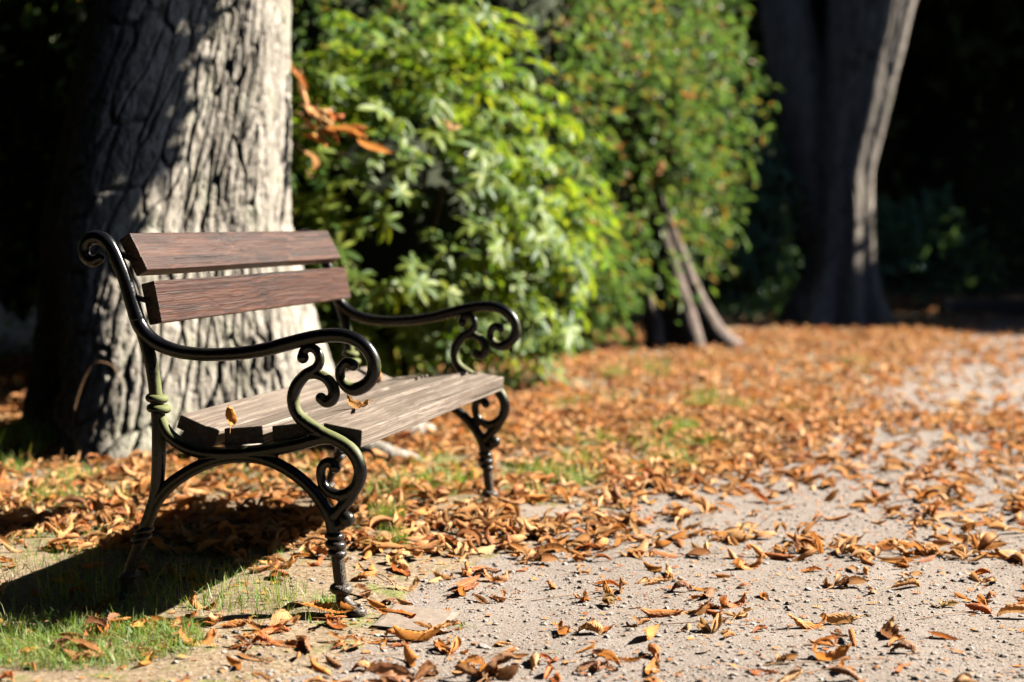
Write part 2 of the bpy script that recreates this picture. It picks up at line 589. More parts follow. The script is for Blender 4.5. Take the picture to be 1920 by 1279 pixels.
gx = lines(-2.8, 2.2, 0.025, 220, 45)
gy = lines(2.6, 8.0, 0.025, 260, 60)
X, Y = np.meshgrid(gx, gy, indexing='ij')
ground = add("ground", raw_mesh("ground", np.stack([X, Y, gz(X, Y)], -1).reshape(-1, 3), grid_faces(len(gx), len(gy))[:, ::-1]), SOIL)
tag(ground, kind="structure")
py_ = np.concatenate([np.linspace(-6, 2.6, 30), np.arange(2.62, 6.5, 0.016), np.geomspace(6.52, 60, 200)])
ps = np.concatenate([np.linspace(-0.25, 2.2, 150), np.linspace(2.25, PATH_W + 0.25, 30)])
Yp, Sp = np.meshgrid(py_, ps, indexing='ij')
Xp = edge_x(Yp) + Sp
path = add("gravel_path", raw_mesh("gravel_path", np.stack([Xp, Yp, pz(Xp, Yp)], -1).reshape(-1, 3), grid_faces(len(py_), len(ps))[:, ::-1]), GRAVEL)
tag(path, kind="structure")

# ------------------------------------------------------------------ the bench
BENCH = Vector((-0.41792, 3.92075, 0.0))
BROT = -0.243898
LEN = 1.45
UX, UY = 0.24132, 0.97045          # along the bench
VX, VY = 0.97045, -0.24132         # towards the front
bench = empty("park_bench", BENCH, BROT)
tag(bench, "wooden slatted park bench with black scrolled cast iron ends beside the big trunk", "bench")

T = dict(
post=[(-0.6523,0.874,0.0146),(-0.672,0.8658,0.0146),(-0.6897,0.8765,0.0153),(-0.6953,0.8983,0.0159),(-0.6843,0.9186,0.0172),(-0.6617,0.9268,0.0179),(-0.6365,0.9201,0.0186),(-0.6161,0.8972,0.0186),(-0.5989,0.8621,0.0186),(-0.5805,0.8189,0.0186),(-0.5637,0.765,0.0192),(-0.5483,0.7177,0.0199)],
arm=[(-0.5568,0.7379,0.0186),(-0.5412,0.7016,0.0199),(-0.5151,0.6722,0.0199),(-0.4801,0.6525,0.0186),(-0.4364,0.6398,0.0179),(-0.3927,0.6346,0.0172),(-0.3419,0.6335,0.0172),(-0.2698,0.6383,0.0172),(-0.1983,0.6497,0.0176),(-0.1556,0.6611,0.0182),(-0.0893,0.6782,0.0179),(-0.0501,0.6854,0.0179),(-0.0125,0.688,0.0179),(0.0208,0.6833,0.0175),(0.0497,0.6701,0.0172),(0.0715,0.6482,0.0172),(0.083,0.6209,0.0172),(0.0794,0.5907,0.0172),(0.0599,0.5666,0.0172),(0.0322,0.5548,0.0172),(0.0087,0.5641,0.0146),(-0.005,0.5862,0.0129),(-0.002,0.6086,0.0126),(0.0134,0.6221,0.0126),(0.0272,0.6171,0.0133)],
hook=[(-0.1038,0.6342,0.0133),(-0.0994,0.6489,0.0113),(-0.0839,0.6558,0.0113),(-0.0686,0.6508,0.0119),(-0.0589,0.6351,0.0119),(-0.0591,0.6193,0.0126),(-0.069,0.6045,0.0133),(-0.0859,0.5936,0.0146)],
scurve=[(-0.069,0.6045,0.0119),(-0.0944,0.5894,0.0146),(-0.1143,0.569,0.0159),(-0.1258,0.5475,0.0159),(-0.1296,0.5234,0.0159),(-0.1242,0.4996,0.0159),(-0.1096,0.4794,0.0166),(-0.0844,0.4622,0.0172),(-0.0551,0.4444,0.0172),(-0.0167,0.4284,0.0172),(0.0096,0.4147,0.0172),(0.0296,0.3955,0.0176),(0.0419,0.3708,0.017),(0.0452,0.3444,0.017),(0.0339,0.3134,0.0166),(0.008,0.2937,0.0153),(-0.0221,0.2925,0.0139),(-0.0465,0.3075,0.0133),(-0.0575,0.3338,0.0126),(-0.0552,0.3592,0.0123),(-0.0389,0.3731,0.0123),(-0.0235,0.3684,0.0126)],
tail=[(0.0346,0.3134,0.0146),(0.0176,0.2835,0.0153),(-0.0035,0.2612,0.0153),(-0.0218,0.2404,0.0159)],
branch=[(-0.0944,0.5881,0.0126),(-0.0677,0.59,0.0126),(-0.0426,0.5813,0.0139),(-0.0274,0.5645,0.0146),(-0.0213,0.5448,0.0153),(-0.0278,0.5275,0.0153),(-0.0432,0.5211,0.0139),(-0.0543,0.5294,0.0133)],
rearleg=[(-0.551,0.7312,0.0166),(-0.5341,0.684,0.0172),(-0.5188,0.6341,0.0172),(-0.5079,0.5827,0.0172),(-0.5015,0.5285,0.0172),(-0.4953,0.4605,0.0179),(-0.495,0.3923,0.0186),(-0.4993,0.3154,0.0179),(-0.5077,0.2616,0.0175),(-0.5202,0.2252,0.0172),(-0.5343,0.1888,0.0172),(-0.5499,0.1493,0.0159),(-0.5687,0.1068,0.0153),(-0.5829,0.0686,0.0153),(-0.5911,0.02,0.0159)],
rail=[(-0.4963,0.4878,0.0146),(-0.4879,0.4608,0.0159),(-0.4721,0.4326,0.0166),(-0.4475,0.4116,0.0172),(-0.4155,0.395,0.0172),(-0.3747,0.3855,0.0172),(-0.3311,0.3829,0.0172),(-0.2804,0.3861,0.0172),(-0.23,0.3918,0.0172),(-0.1728,0.4019,0.0172),(-0.1159,0.4145,0.0172),(-0.0594,0.431,0.0172),(-0.0244,0.4321,0.0159)],
arch=[(-0.5186,0.2336,0.0172),(-0.4942,0.269,0.0172),(-0.4641,0.3004,0.0172),(-0.4268,0.3264,0.0166),(-0.3869,0.3484,0.0166),(-0.3385,0.3678,0.0166),(-0.2877,0.3777,0.0166),(-0.233,0.3783,0.0166),(-0.1902,0.369,0.0159),(-0.152,0.353,0.0159),(-0.1168,0.3315,0.0159),(-0.0859,0.3059,0.0159),(-0.0608,0.2775,0.0159),(-0.0442,0.2528,0.0166),(-0.0332,0.2292,0.0166)],
frontleg=[(-0.0331,0.2319,0.0166),(-0.0291,0.2147,0.0166),(-0.0197,0.1615,0.0166),(-0.0144,0.1229,0.0166),(-0.0099,0.0815,0.0166),(-0.0066,0.0561,0.0159),(-0.0054,0.02,0.0153)],
ballstem=[(-0.0249,0.2108,0.0119),(-0.0053,0.2144,0.0119),(0.0088,0.2297,0.0133)],
)

def flat_tube(key):
    c = catmull(T[key], 6)
    return tube(np.stack([c[:, 0], np.zeros(len(c)), c[:, 1]], -1), c[:, 2], 14, side=(0, 1, 0), flat=1.0)

def ring(c, hw, hh, tilt):
    a = np.linspace(-math.pi / 2, math.pi / 2, 9)
    prof = np.stack([np.maximum(0.012, hw - hh + hh * np.cos(a)), hh * np.sin(a)], -1)
    prof = np.vstack([[0.001, -hh], prof, [0.001, hh]])
    v, f = lathe(prof, 20)
    ct, st = math.cos(tilt), math.sin(tilt)
    x = v[:, 0] * ct + v[:, 2] * st
    z = -v[:, 0] * st + v[:, 2] * ct
    return np.stack([x + c[0], v[:, 1], z + c[1]], -1), f

def foot(cx, cz, lean):
    """splayed toe with a bolt flange"""
    p = catmull([(cx, 0, cz), (cx + 0.006 * lean, 0, cz - 0.012), (cx + 0.022 * lean, 0, cz - 0.026), (cx + 0.040 * lean, 0, cz - 0.038)], 4)
    v1 = tube(p, np.linspace(0.0155, 0.012, len(p)), 12, side=(0, 1, 0), flat=1.25)
    v, f = lathe([(0.001, 0.008), (0.014, 0.008), (0.023, 0.005), (0.026, 0.0), (0.026, -0.012), (0.001, -0.012)], 20)
    v2 = (v + np.array([cx + 0.038 * lean, 0, cz - 0.038]), f)
    v, f = lathe([(0.001, 0.010), (0.006, 0.010), (0.007, 0.008), (0.007, 0.0), (0.001, 0.0)], 6)
    v3 = (v + np.array([cx + 0.048 * lean, 0, cz - 0.030]), f)
    return [v1, v2, v3]

F_mesh = remeshed("end_frame", [flat_tube("rail"), flat_tube("arch"), flat_tube("scurve"), flat_tube("tail"), flat_tube("branch"), flat_tube("hook"),
                  ball((-0.0557, 0, 0.531), 0.0148), ball((-0.1024, 0, 0.631), 0.0155), ball((-0.0205, 0, 0.3595), 0.0152)], 0.0032)
A_mesh = remeshed("armrest", [flat_tube("arm"), ball((0.0289, 0, 0.6145), 0.0146)], 0.0032)
P_mesh = remeshed("back_post", [flat_tube("post")], 0.0032)
RL_mesh = remeshed("rear_leg", [flat_tube("rearleg")] + foot(-0.5911, 0.045, -0.25), 0.0032)
FL_mesh = remeshed("front_leg", [flat_tube("frontleg"), flat_tube("ballstem"), ball((0.0095, 0, 0.2318), 0.0205)] + foot(-0.0054, 0.042, 1.0), 0.0032)
def rings_mesh(name, specs):
    v, f = join([ring(*s) for s in specs])
    return raw_mesh(name, v, f)
C1_mesh = [rings_mesh("collar", [s]) for s in (((-0.023, 0.1888), 0.0248, 0.0098, 0.15), ((-0.0204, 0.1668), 0.0272, 0.0112, 0.15), ((-0.017, 0.1461), 0.0245, 0.0085, 0.15), ((-0.0071, 0.0561), 0.029, 0.0122, 0.1))]
C2_mesh = [rings_mesh("collar", [s]) for s in (((-0.4987, 0.519), 0.029, 0.0105, 0.1), ((-0.4938, 0.4933), 0.031, 0.0108, 0.08), ((-0.5405, 0.176), 0.027, 0.0095, -0.35), ((-0.5468, 0.1578), 0.028, 0.0095, -0.35), ((-0.5845, 0.058), 0.027, 0.011, -0.2))]
for m in [F_mesh, A_mesh, P_mesh, RL_mesh, FL_mesh] + C1_mesh + C2_mesh:
    m.materials.append(IRON)
for i, y in enumerate((0.0, LEN)):
    fr = add("end_frame", F_mesh, None, bench, (0, y, 0))
    add("armrest", A_mesh, None, fr)
    add("back_post", P_mesh, None, fr)
    add("rear_leg", RL_mesh, None, fr)
    add("front_leg", FL_mesh, None, fr)
    for c in C1_mesh + C2_mesh:
        add("collar", c, None, fr)

def slat(name, corners, y0, y1, mat, seed, bow=0.0):
    """plank with a four cornered section, eased edges, faint warp"""
    bm = bmesh.new()
    n = 2
    c = np.array(corners)
    A = [bm.verts.new((p[0], y0, p[1])) for p in c]
    B = [bm.verts.new((p[0], y1, p[1])) for p in c]
    bm.faces.new(A)
    bm.faces.new(B[::-1])
    for i in range(4):
        j = (i + 1) % 4
        bm.faces.new((A[i], B[i], B[j], A[j]))
    bmesh.ops.recalc_face_normals(bm, faces=bm.faces)
    bmesh.ops.bevel(bm, geom=bm.edges[:] , offset=0.0035, segments=3, affect='EDGES', profile=0.6)
    cuts = [y0 + (y1 - y0) * k / 36 for k in range(1, 36)]
    for q in cuts:
        g = bm.verts[:] + bm.edges[:] + bm.faces[:]
        bmesh.ops.bisect_plane(bm, geom=g, plane_co=(0, q, 0), plane_no=(0, 1, 0))
    cx, cz = c.mean(0)
    for v in bm.verts:
        t = (v.co.y - y0) / (y1 - y0)
        a = 1 + 0.012 * vnoise(v.co.y * 9 + seed, 0.5, v.co.x * 12)
        v.co.x = cx + (v.co.x - cx) * float(a) + 0.0012 * float(vnoise(v.co.y * 3.1, seed, 1.5))
        v.co.z = cz + (v.co.z - cz) * float(1 + 0.02 * vnoise(v.co.y * 11 + seed, 2.5, v.co.x * 15)) + 0.0012 * float(vnoise(v.co.y * 2.7, seed, 7.5)) + bow * math.sin(math.pi * t)
    m = bpy.data.meshes.new(name)
    bm.to_mesh(m)
    bm.free()
    for p in m.polygons:
        p.use_smooth = False
    return add(name, m, mat, bench)

Y0, Y1 = 0.012, LEN - 0.016
slat("back_slat", [(-0.5725, 0.9391), (-0.524, 0.8447), (-0.5563, 0.8275), (-0.6041, 0.9214)], Y0, Y1, BACKWOOD, 1.3)
slat("back_slat", [(-0.5083, 0.8164), (-0.488, 0.7111), (-0.5246, 0.7034), (-0.5464, 0.8069)], Y0 + 0.003, Y1 - 0.002, BACKWOOD, 5.1)
slat("seat_slat", [(-0.4389, 0.4785), (-0.3372, 0.4381), (-0.3471, 0.4027), (-0.4522, 0.444)], Y0, Y1, SEATWOOD, 2.2)
slat("seat_slat", [(-0.3225, 0.4453), (-0.2178, 0.4558), (-0.2148, 0.4123), (-0.3217, 0.4019)], Y0 + 0.002, Y1, SEATWOOD, 3.7)
slat("seat_slat", [(-0.192, 0.4567), (-0.0777, 0.4716), (-0.0752, 0.4329), (-0.1904, 0.4158)], Y0, Y1, SEATWOOD, 8.4)
slat("seat_slat", [(-0.0545, 0.4683), (0.0466, 0.4528), (0.0435, 0.4089), (-0.057, 0.4255)], Y0 + 0.001, Y1, SEATWOOD, 11.9)
# lugs that carry the back slats on the posts
def lug(x, z, ang):
    bm = bmesh.new()
    bmesh.ops.create_cube(bm, size=1)
    bmesh.ops.scale(bm, vec=(0.05, 0.02, 0.012), verts=bm.verts)
    bmesh.ops.bevel(bm, geom=bm.edges[:], offset=0.002, segments=2, affect='EDGES')
    m = bpy.data.meshes.new("lug")
    bm.to_mesh(m)
    bm.free()
    for y in (0.018, LEN - 0.02):
        o = add("lug", m, IRON, bench, (x, y, z))
        o.rotation_euler = (0, ang, 0)
lug(-0.578, 0.875, 0.45)
lug(-0.545, 0.770, 0.25)

# ------------------------------------------------------------------ footing slabs
def slab(cx, cy, sx, sy, rz, seed, label):
    bm = bmesh.new()
    bmesh.ops.create_grid(bm, x_segments=14, y_segments=12, size=0.5)
    for v in bm.verts:
        x, y = v.co.x * sx, v.co.y * sy
        e = min(0.5 - abs(v.co.x), 0.5 - abs(v.co.y))
        jx = 0.006 * float(fbm(x * 20, y * 20 + seed, 0, 3, 2))
        v.co = (x + jx, y + 0.006 * float(fbm(x * 20 + 9, y * 20 + seed, 0, 3, 4)), 0.0 - (0.004 if e < 0.02 else 0) + 0.0015 * float(fbm(x * 30, y * 30, seed, 3, 6)))
    r = bmesh.ops.extrude_face_region(bm, geom=bm.faces[:])
    for g in r["geom"]:
        if isinstance(g, bmesh.types.BMVert):
            g.co.z -= 0.05
    bmesh.ops.recalc_face_normals(bm, faces=bm.faces)
    m = bpy.data.meshes.new("paving_slab")
    bm.to_mesh(m)
    bm.free()
    o = add("paving_slab", m, STONE, None, (cx, cy, -0.003 + (0.012 if cy > 5 else 0)), (R(2), R(4), rz))
    tag(o, label, "slab", "footing slabs under the bench feet")
slab(-0.235, 3.875, 0.17, 0.19, -0.18, 1, "worn concrete slab beside the near front foot of the bench")
slab(0.075, 5.275, 0.19, 0.2, -0.3, 5, "worn concrete slab beside the far front foot of the bench")

# ------------------------------------------------------------------ dead leaves
def leaf_surface(nu, nv, r, kind):
    """one dried leaflet of unit length; returns verts, uv"""
    t = np.linspace(0, 1, nu)[:, None]
    v = np.linspace(-1, 1, nv)[None, :]
    peak = r.uniform(0.52, 0.68)
    w = np.where(t < peak, np.sin(0.5 * np.pi * np.clip(t / peak, 0, 1)) ** 0.85, np.cos(0.5 * np.pi * np.clip((t - peak) / (1 - peak), 0, 1)) ** 0.75)
    w = (0.012 + w * r.uniform(0.15, 0.24))
    w = w * (1 + 0.06 * np.sin(t * 46) * (nu > 10))
    kap = {"rolled": r.uniform(3.2, 5.2), "cupped": r.uniform(1.8, 2.9), "flat": r.uniform(0.6, 1.2), "crumpled": r.uniform(2.4, 4.2)}[kind]
    K = kap * (0.75 + 0.5 * t) * (1 + 0.25 * vnoise(t * 3, r.uniform(0, 50)))
    asym = r.uniform(-0.25, 0.25)
    ph = (v + asym) * K * 0.5
    lat = 2 * w * np.sin(ph) / K
    hz = 2 * w * (1 - np.cos(ph)) / K
    if nu > 10:
        hz = hz + 0.022 * np.sin(2 * np.pi * (9 * t - 2.6 * np.abs(v))) * (0.4 + 0.6 * np.abs(v)) * sstep(0.0, 0.15, t)
    cr = 0.10 if kind == "crumpled" else 0.025
    s0 = r.uniform(0, 99)
    hz = hz + cr * fbm(t * 4 + s0, v * 1.5, 0, 3, 1)
    lat = lat + cr * 0.6 * fbm(t * 4 + s0 + 40, v * 1.5, 0, 3, 2)
    if nu > 10:
        hz = hz + 0.35 * cr * fbm(t * 10 + s0, v * 4, 0, 2, 3)
    # bend the midrib
    beta = {"rolled": r.uniform(-1.8, 1.8), "cupped": r.uniform(-2.0, 2.2), "flat": r.uniform(-0.8, 0.8), "crumpled": r.uniform(-3.2, 3.2)}[kind]
    tt = np.linspace(0, 1, nu)
    ang = beta * (tt - 0.5) + 0.35 * vnoise(tt * 2.5, s0)
    side = r.uniform(-0.6, 0.6) * (tt - 0.5)
    dx, dz, dy = np.cos(ang) * np.cos(side), np.sin(ang), np.sin(side)
    cx = np.concatenate([[0], np.cumsum(dx[:-1])]) / (nu - 1)
    cz = np.concatenate([[0], np.cumsum(dz[:-1])]) / (nu - 1)
    cyy = np.concatenate([[0], np.cumsum(dy[:-1])]) / (nu - 1)
    tw = r.uniform(-0.9, 0.9) * (tt - 0.5)
    ly = lat * np.cos(tw)[:, None] - hz * np.sin(tw)[:, None]
    lz = lat * np.sin(tw)[:, None] + hz * np.cos(tw)[:, None]
    P = np.stack([cx[:, None] - np.sin(ang)[:, None] * lz, cyy[:, None] + ly, cz[:, None] + np.cos(ang)[:, None] * lz], -1)
    uv = np.stack([np.broadcast_to(t, (nu, nv)), np.broadcast_to(v * 0.5 + 0.5, (nu, nv))], -1)
    return P.reshape(-1, 3), uv.reshape(-1, 2)

def petiole(r, length, nu):
    n = 8 if nu > 10 else 4
    s = np.linspace(0, 1, n)
    b = r.uniform(-0.3, 0.3)
    p = np.stack([-s * length, b * length * s ** 2, 0.02 * np.sin(3 * s)], -1)
    return tube(p, np.linspace(0.013, 0.009, n), 5 if nu > 10 else 3, cap=False)

def leaf_variant(seed, kind, nu, nv):
    r = np.random.default_rng(seed)
    V, U, F, n = [], [], [], 0
    if kind == "cluster":
        k = int(r.integers(3, 6))
        for i in range(k):
            kk = ["rolled", "cupped", "crumpled"][int(r.integers(0, 3))]
            p, uv = leaf_surface(nu, nv, r, kk)
            p = p * r.uniform(0.6, 1.0)
            a = (i - (k - 1) / 2) * 0.55 + r.uniform(-0.2, 0.2)
            tl = r.uniform(-0.35, 0.1)
            p = p @ np.array(Matrix.Rotation(tl, 3, 'Y')).T @ np.array(Matrix.Rotation(r.uniform(-1.2, 1.2), 3, 'X')).T @ np.array(Matrix.Rotation(a, 3, 'Z')).T
            V.append(p); U.append(uv); F.append(grid_faces(nu, nv) + n); n += len(p)
        pl = petiole(r, r.uniform(0.6, 1.1), nu)
    else:
        p, uv = leaf_surface(nu, nv, r, kind)
        p = p @ np.array(Matrix.Rotation(r.uniform(-0.7, 0.7) + (math.pi if r.random() < 0.35 else 0), 3, 'X')).T
        V.append(p); U.append(uv); F.append(grid_faces(nu, nv) + n); n += len(p)
        pl = petiole(r, r.uniform(0.1, 0.35), nu)
    V.append(pl[0]); U.append(np.tile([0.02, 0.5], (len(pl[0]), 1))); F.append(pl[1] + n)
    V, U, F = np.vstack(V), np.vstack(U), np.vstack(F)
    V = V - np.array([V[:, 0].mean(), V[:, 1].mean(), np.quantile(V[:-len(pl[0]), 2], 0.04) + 0.02])
    return V, U, F

KINDS = ["rolled", "cupped", "crumpled", "rolled", "cluster", "crumpled", "crumpled", "cupped", "cluster", "rolled"]
HI = []
for s in range(30):
    kd = KINDS[s % 10]
    V, U, F = leaf_variant(100 + s, kd, 22, 9)
    HI.append((kd, raw_mesh("dead_leaf", V, F, True, U)))
    HI[-1][1].materials.append(LEAF1)
LO = []
for s in range(30):
    kd = KINDS[s % 10]
    V, U, F = leaf_variant(300 + s, kd, 9, 5)
    LO.append((V, U, F))

BFOOT = [(BENCH.x + VX * a + UX * b, BENCH.y + VY * a + UY * b) for a in (0.02, -0.595) for b in (0, LEN)]
TR = np.array([-1.53, 7.15])

def cover(x, y):
    """how thickly leaves lie at a place, 0..1"""
    d = x - edge_x(y)
    cl = 0.5 + 0.9 * fbm(x * 1.1 + 7, y * 1.1 + 3, 0, 3, 51)
    verge = 0.62 * sstep(4.2, 5.8, y + 0.35 * cl) + 0.30
    verge = np.clip(verge, 0, 1) * (0.5 + 0.5 * sstep(0.2, 0.6, cl))
    band = np.clip(0.15 + 0.10 * sstep(4.6, 7.5, y), 0, 1) * (0.35 + 1.5 * sstep(0.3, 0.7, cl))
    band = band * (1 - 0.35 * sstep(5.5, 9, y)) + 0.10 * sstep(6.5, 10, y)
    k = sstep(-0.15, 0.45, d + 0.35 * (cl - 0.5))
    return verge * (1 - k) + band * k

def in_view(x, y, m=0.25):
    return np.abs(x) < 0.335 * y + m

def scatter(n, x0, x1, y0, y1):
    x = rng.uniform(x0, x1, n)
    y = y0 + (y1 - y0) * rng.random(n)
    keep = (rng.random(n) < cover(x, y)) & in_view(x, y)
    keep &= np.hypot((x - TR[0]), (y - TR[1])) > 0.62
    keep &= (np.hypot(x - 0.09, y - 5.24) > 0.13) & (np.hypot(x + 0.21, y - 3.86) > 0.07)
    return x[keep], y[keep]

near = scatter(1750, -1.75, 1.9, 3.25, 5.25)
mid1 = scatter(14000, -2.6, 2.6, 4.6, 8.2)
mid2 = scatter(22000, -3.5, 4.8, 7.5, 14.5)
far1 = scatter(5000, -4, 7.5, 14.0, 22)
nx, ny = near
ex = np.concatenate([rng.normal(-0.80, 0.20, 40), rng.normal(0.05, 0.28, 26), rng.normal(0.75, 0.3, 10)])
ey = np.concatenate([rng.normal(3.66, 0.14, 40), rng.normal(3.55, 0.10, 26), rng.normal(3.7, 0.12, 10)])
k_ = in_view(ex, ey, 0.1) & (ey > 3.3)
nx, ny = np.concatenate([nx, ex[k_]]), np.concatenate([ny, ey[k_]])
order = np.argsort(ny)
nx, ny = nx[order], ny[order]
N_IND = 286
CN = ["tan", "orange", "tan", "russet", "orange", "brown", "pale", "russet", "orange", "tan", "russet", "brown", "orange"]
CWORD = {"tan": "tan", "orange": "orange", "russet": "russet", "brown": "dark brown", "pale": "straw", "yellow": "yellowish"}
KWORD = {"rolled": "rolled", "cupped": "cupped", "crumpled": "crumpled", "flat": "flattish", "cluster": "fingered"}
GRP = "fallen leaves lying around the bench"

def place_name(x, y):
    a = (x - BENCH.x) * VX + (y - BENCH.y) * VY
    b = (x - BENCH.x) * UX + (y - BENCH.y) * UY
    if -0.62 < a < 0.03 and 0 < b < LEN:
        return "on the shaded ground under the bench"
    if a <= -0.62:
        return "in the litter behind the bench" if y > 4.1 else "on the grass left of the near rear foot"
    if b <= 0.0 and a < 0.1:
        return "on the earth before the near end of the bench"
    if a < 0.40:
        return "on the earth close along the front of the bench"
    if x < 0.45:
        return "on the gravel in the middle foreground" if y < 4.2 else "on the gravel a stride in front of the bench"
    return "on the gravel at the lower right" if y < 4.2 else "on the path right of the bench"

from collections import defaultdict
made = []
def put_leaf(x, y, z, size, var, rz, tilt, colname, label=None, group=GRP, name="dead_leaf", cat="leaf"):
    kd, me = HI[var]
    o = add(name, me, None, None, (x, y, z), (tilt[0], tilt[1], rz))
    o.scale = (size, size, size)
    c = LEAF_COL[colname]
    j = random.uniform(0.82, 1.15)
    o.color = (c[0] * j, c[1] * j * random.uniform(0.92, 1.08), c[2] * j, 1)
    sz = "big" if size > 0.105 else ("small" if size < 0.07 else "")
    lb = label or " ".join(("%s %s %s leaf %s" % (sz, KWORD[kd], CWORD[colname], place_name(x, y))).split())
    tag(o, lb, cat, group)
    made.append(o)
    return o

NI = min(N_IND, len(nx))
for i in range(NI):
    x, y = float(nx[i]), float(ny[i])
    var = int(rng.integers(0, 30))
    cl = HI[var][0] == "cluster"
    size = float((0.055 + 0.07 * rng.random() ** 1.4)) * (0.95 if cl else 1.0)
    put_leaf(x, y, float(top_z(x, y)) - 0.002, size, var, float(rng.uniform(0, 6.28)), (float(rng.normal(0, 0.15)), float(rng.normal(0, 0.12))), CN[int(rng.integers(0, 13))])

# leaves resting on the seat and one caught by the near foot
def bench_pt(a, b, z):
    return (BENCH.x + VX * a + UX * b, BENCH.y + VY * a + UY * b, z)
p = bench_pt(-0.318, 0.035, 0.448)
put_leaf(p[0], p[1], p[2] + 0.018, 0.085, 16, 1.9, (0.2, -1.25), "orange", "small crumpled leaf standing upright on the near end of the seat", None)
p = bench_pt(-0.065, 0.30, 0.470)
put_leaf(p[0], p[1], p[2] + 0.004, 0.095, 16, 2.9, (0.2, -0.25), "tan", "curled tan leaf lying midway on the front seat plank", None)
p = bench_pt(-0.28, 1.12, 0.452)
put_leaf(p[0], p[1], p[2] + 0.015, 0.065, 6, 0.4, (0.2, -1.2), "orange", "small orange leaf far along the seat near its back edge", None)
p = bench_pt(-0.03, -0.03, 0.0)
put_leaf(p[0] - 0.01, p[1] - 0.02, 0.012, 0.14, 1, 0.1, (0.2, 0.05), "orange", "big orange leaf lying against the near front foot", None)
p = bench_pt(0.13, 0.0, 0.0)
put_leaf(p[0], p[1], float(top_z(p[0], p[1])), 0.13, 9, -0.35, (0.1, 0.0), "orange", "long rolled leaf pointing away from the near front foot", None)

# everything further off: one carpet of leaves
def leaf_carpet(name, xs, ys, zs, smin, smax):
    n = len(xs)
    var = rng.integers(0, 30, n)
    V, F, U, C = [], [], [], []
    off = 0
    for k in range(30):
        idx = np.where(var == k)[0]
        if len(idx) == 0:
            continue
        v, u, f = LO[k]
        s = rng.uniform(smin, smax, len(idx)) * (0.85 if KINDS[k % 10] == "cluster" else 1)
        rz = rng.uniform(0, 6.283, len(idx))
        tx, ty = rng.normal(0, 0.35, len(idx)), rng.normal(0, 0.35, len(idx))
        x, y, z = [np.broadcast_to(v[:, q], (len(idx), len(v))) for q in range(3)]
        y, z = y * np.cos(tx)[:, None] - z * np.sin(tx)[:, None], y * np.sin(tx)[:, None] + z * np.cos(tx)[:, None]
        x, z = x * np.cos(ty)[:, None] + z * np.sin(ty)[:, None], -x * np.sin(ty)[:, None] + z * np.cos(ty)[:, None]
        x, y = x * np.cos(rz)[:, None] - y * np.sin(rz)[:, None], x * np.sin(rz)[:, None] + y * np.cos(rz)[:, None]
        P = np.stack([x * s[:, None] + xs[idx][:, None], y * s[:, None] + ys[idx][:, None], z * s[:, None] + zs[idx][:, None]], -1)
        V.append(P.reshape(-1, 3))
        F.append((f[None] + (np.arange(len(idx)) * len(v))[:, None, None] + off).reshape(-1, 4))
        U.append(np.tile(u, (len(idx), 1)))
        C.append(np.repeat(rng.random(len(idx)), len(v)))
        off += len(idx) * len(v)
    o = add(name, raw_mesh(name, np.vstack(V), np.vstack(F), True, np.vstack(U), np.concatenate(C)), LEAFN)
    return o

cxs = np.concatenate([nx[NI:], mid1[0], mid2[0], far1[0]])
cys = np.concatenate([ny[NI:], mid1[1], mid2[1], far1[1]])
m = (cys > (ny[NI - 1] if NI < len(ny) else 5.2) - 0.25)
cxs, cys = cxs[m], cys[m]
pile = rng.random(len(cxs)) ** 1.5 * 0.035 * cover(cxs, cys) * (cxs < edge_x(cys) + 0.2)
carpet = leaf_carpet("leaf_litter", cxs, cys, top_z(cxs, cys) + pile, 0.05, 0.12)
def crumbs(n):
    x = rng.uniform(-1.4, 2.2, n)
    y = 3.25 + 3.6 * rng.random(n) ** 1.4
    k = in_view(x, y, 0.1) & (rng.random(n) < 0.25 + cover(x, y) + 0.5 * sstep(0.1, 0.4, fbm(x * 2.5, y * 2.5, 0, 3, 88)))
    x, y = x[k], y[k]
    n = len(x)
    r = 0.003 + 0.009 * rng.random(n) ** 2
    a = rng.uniform(0, 6.283, (n, 1)) + np.array([[0.0, 1.4, 3.0, 4.5]])
    rr = r[:, None] * rng.uniform(0.4, 1.1, (n, 4))
    z = top_z(x, y)[:, None] + 0.001 + rng.random((n, 4)) * r[:, None] * 0.7
    P = np.stack([x[:, None] + rr * np.cos(a) * 1.3, y[:, None] + rr * np.sin(a), z], -1).reshape(-1, 3)
    F = np.arange(n * 4).reshape(n, 4)
    c = add("leaf_crumbs", raw_mesh("leaf_crumbs", P, F, False, np.tile([[0.3, 0.2], [0.3, 0.4], [0.5, 0.4], [0.5, 0.2]], (n, 1)), np.repeat(rng.random(n) * 0.6, 4)), LEAFN)
    tag(c, "small broken crumbs of dead leaves strewn over earth and gravel", "leaf litter", kind="stuff")
crumbs(9000)
tag(carpet, "thick carpet of orange and brown fallen leaves along the path edge", "leaf litter", kind="stuff")

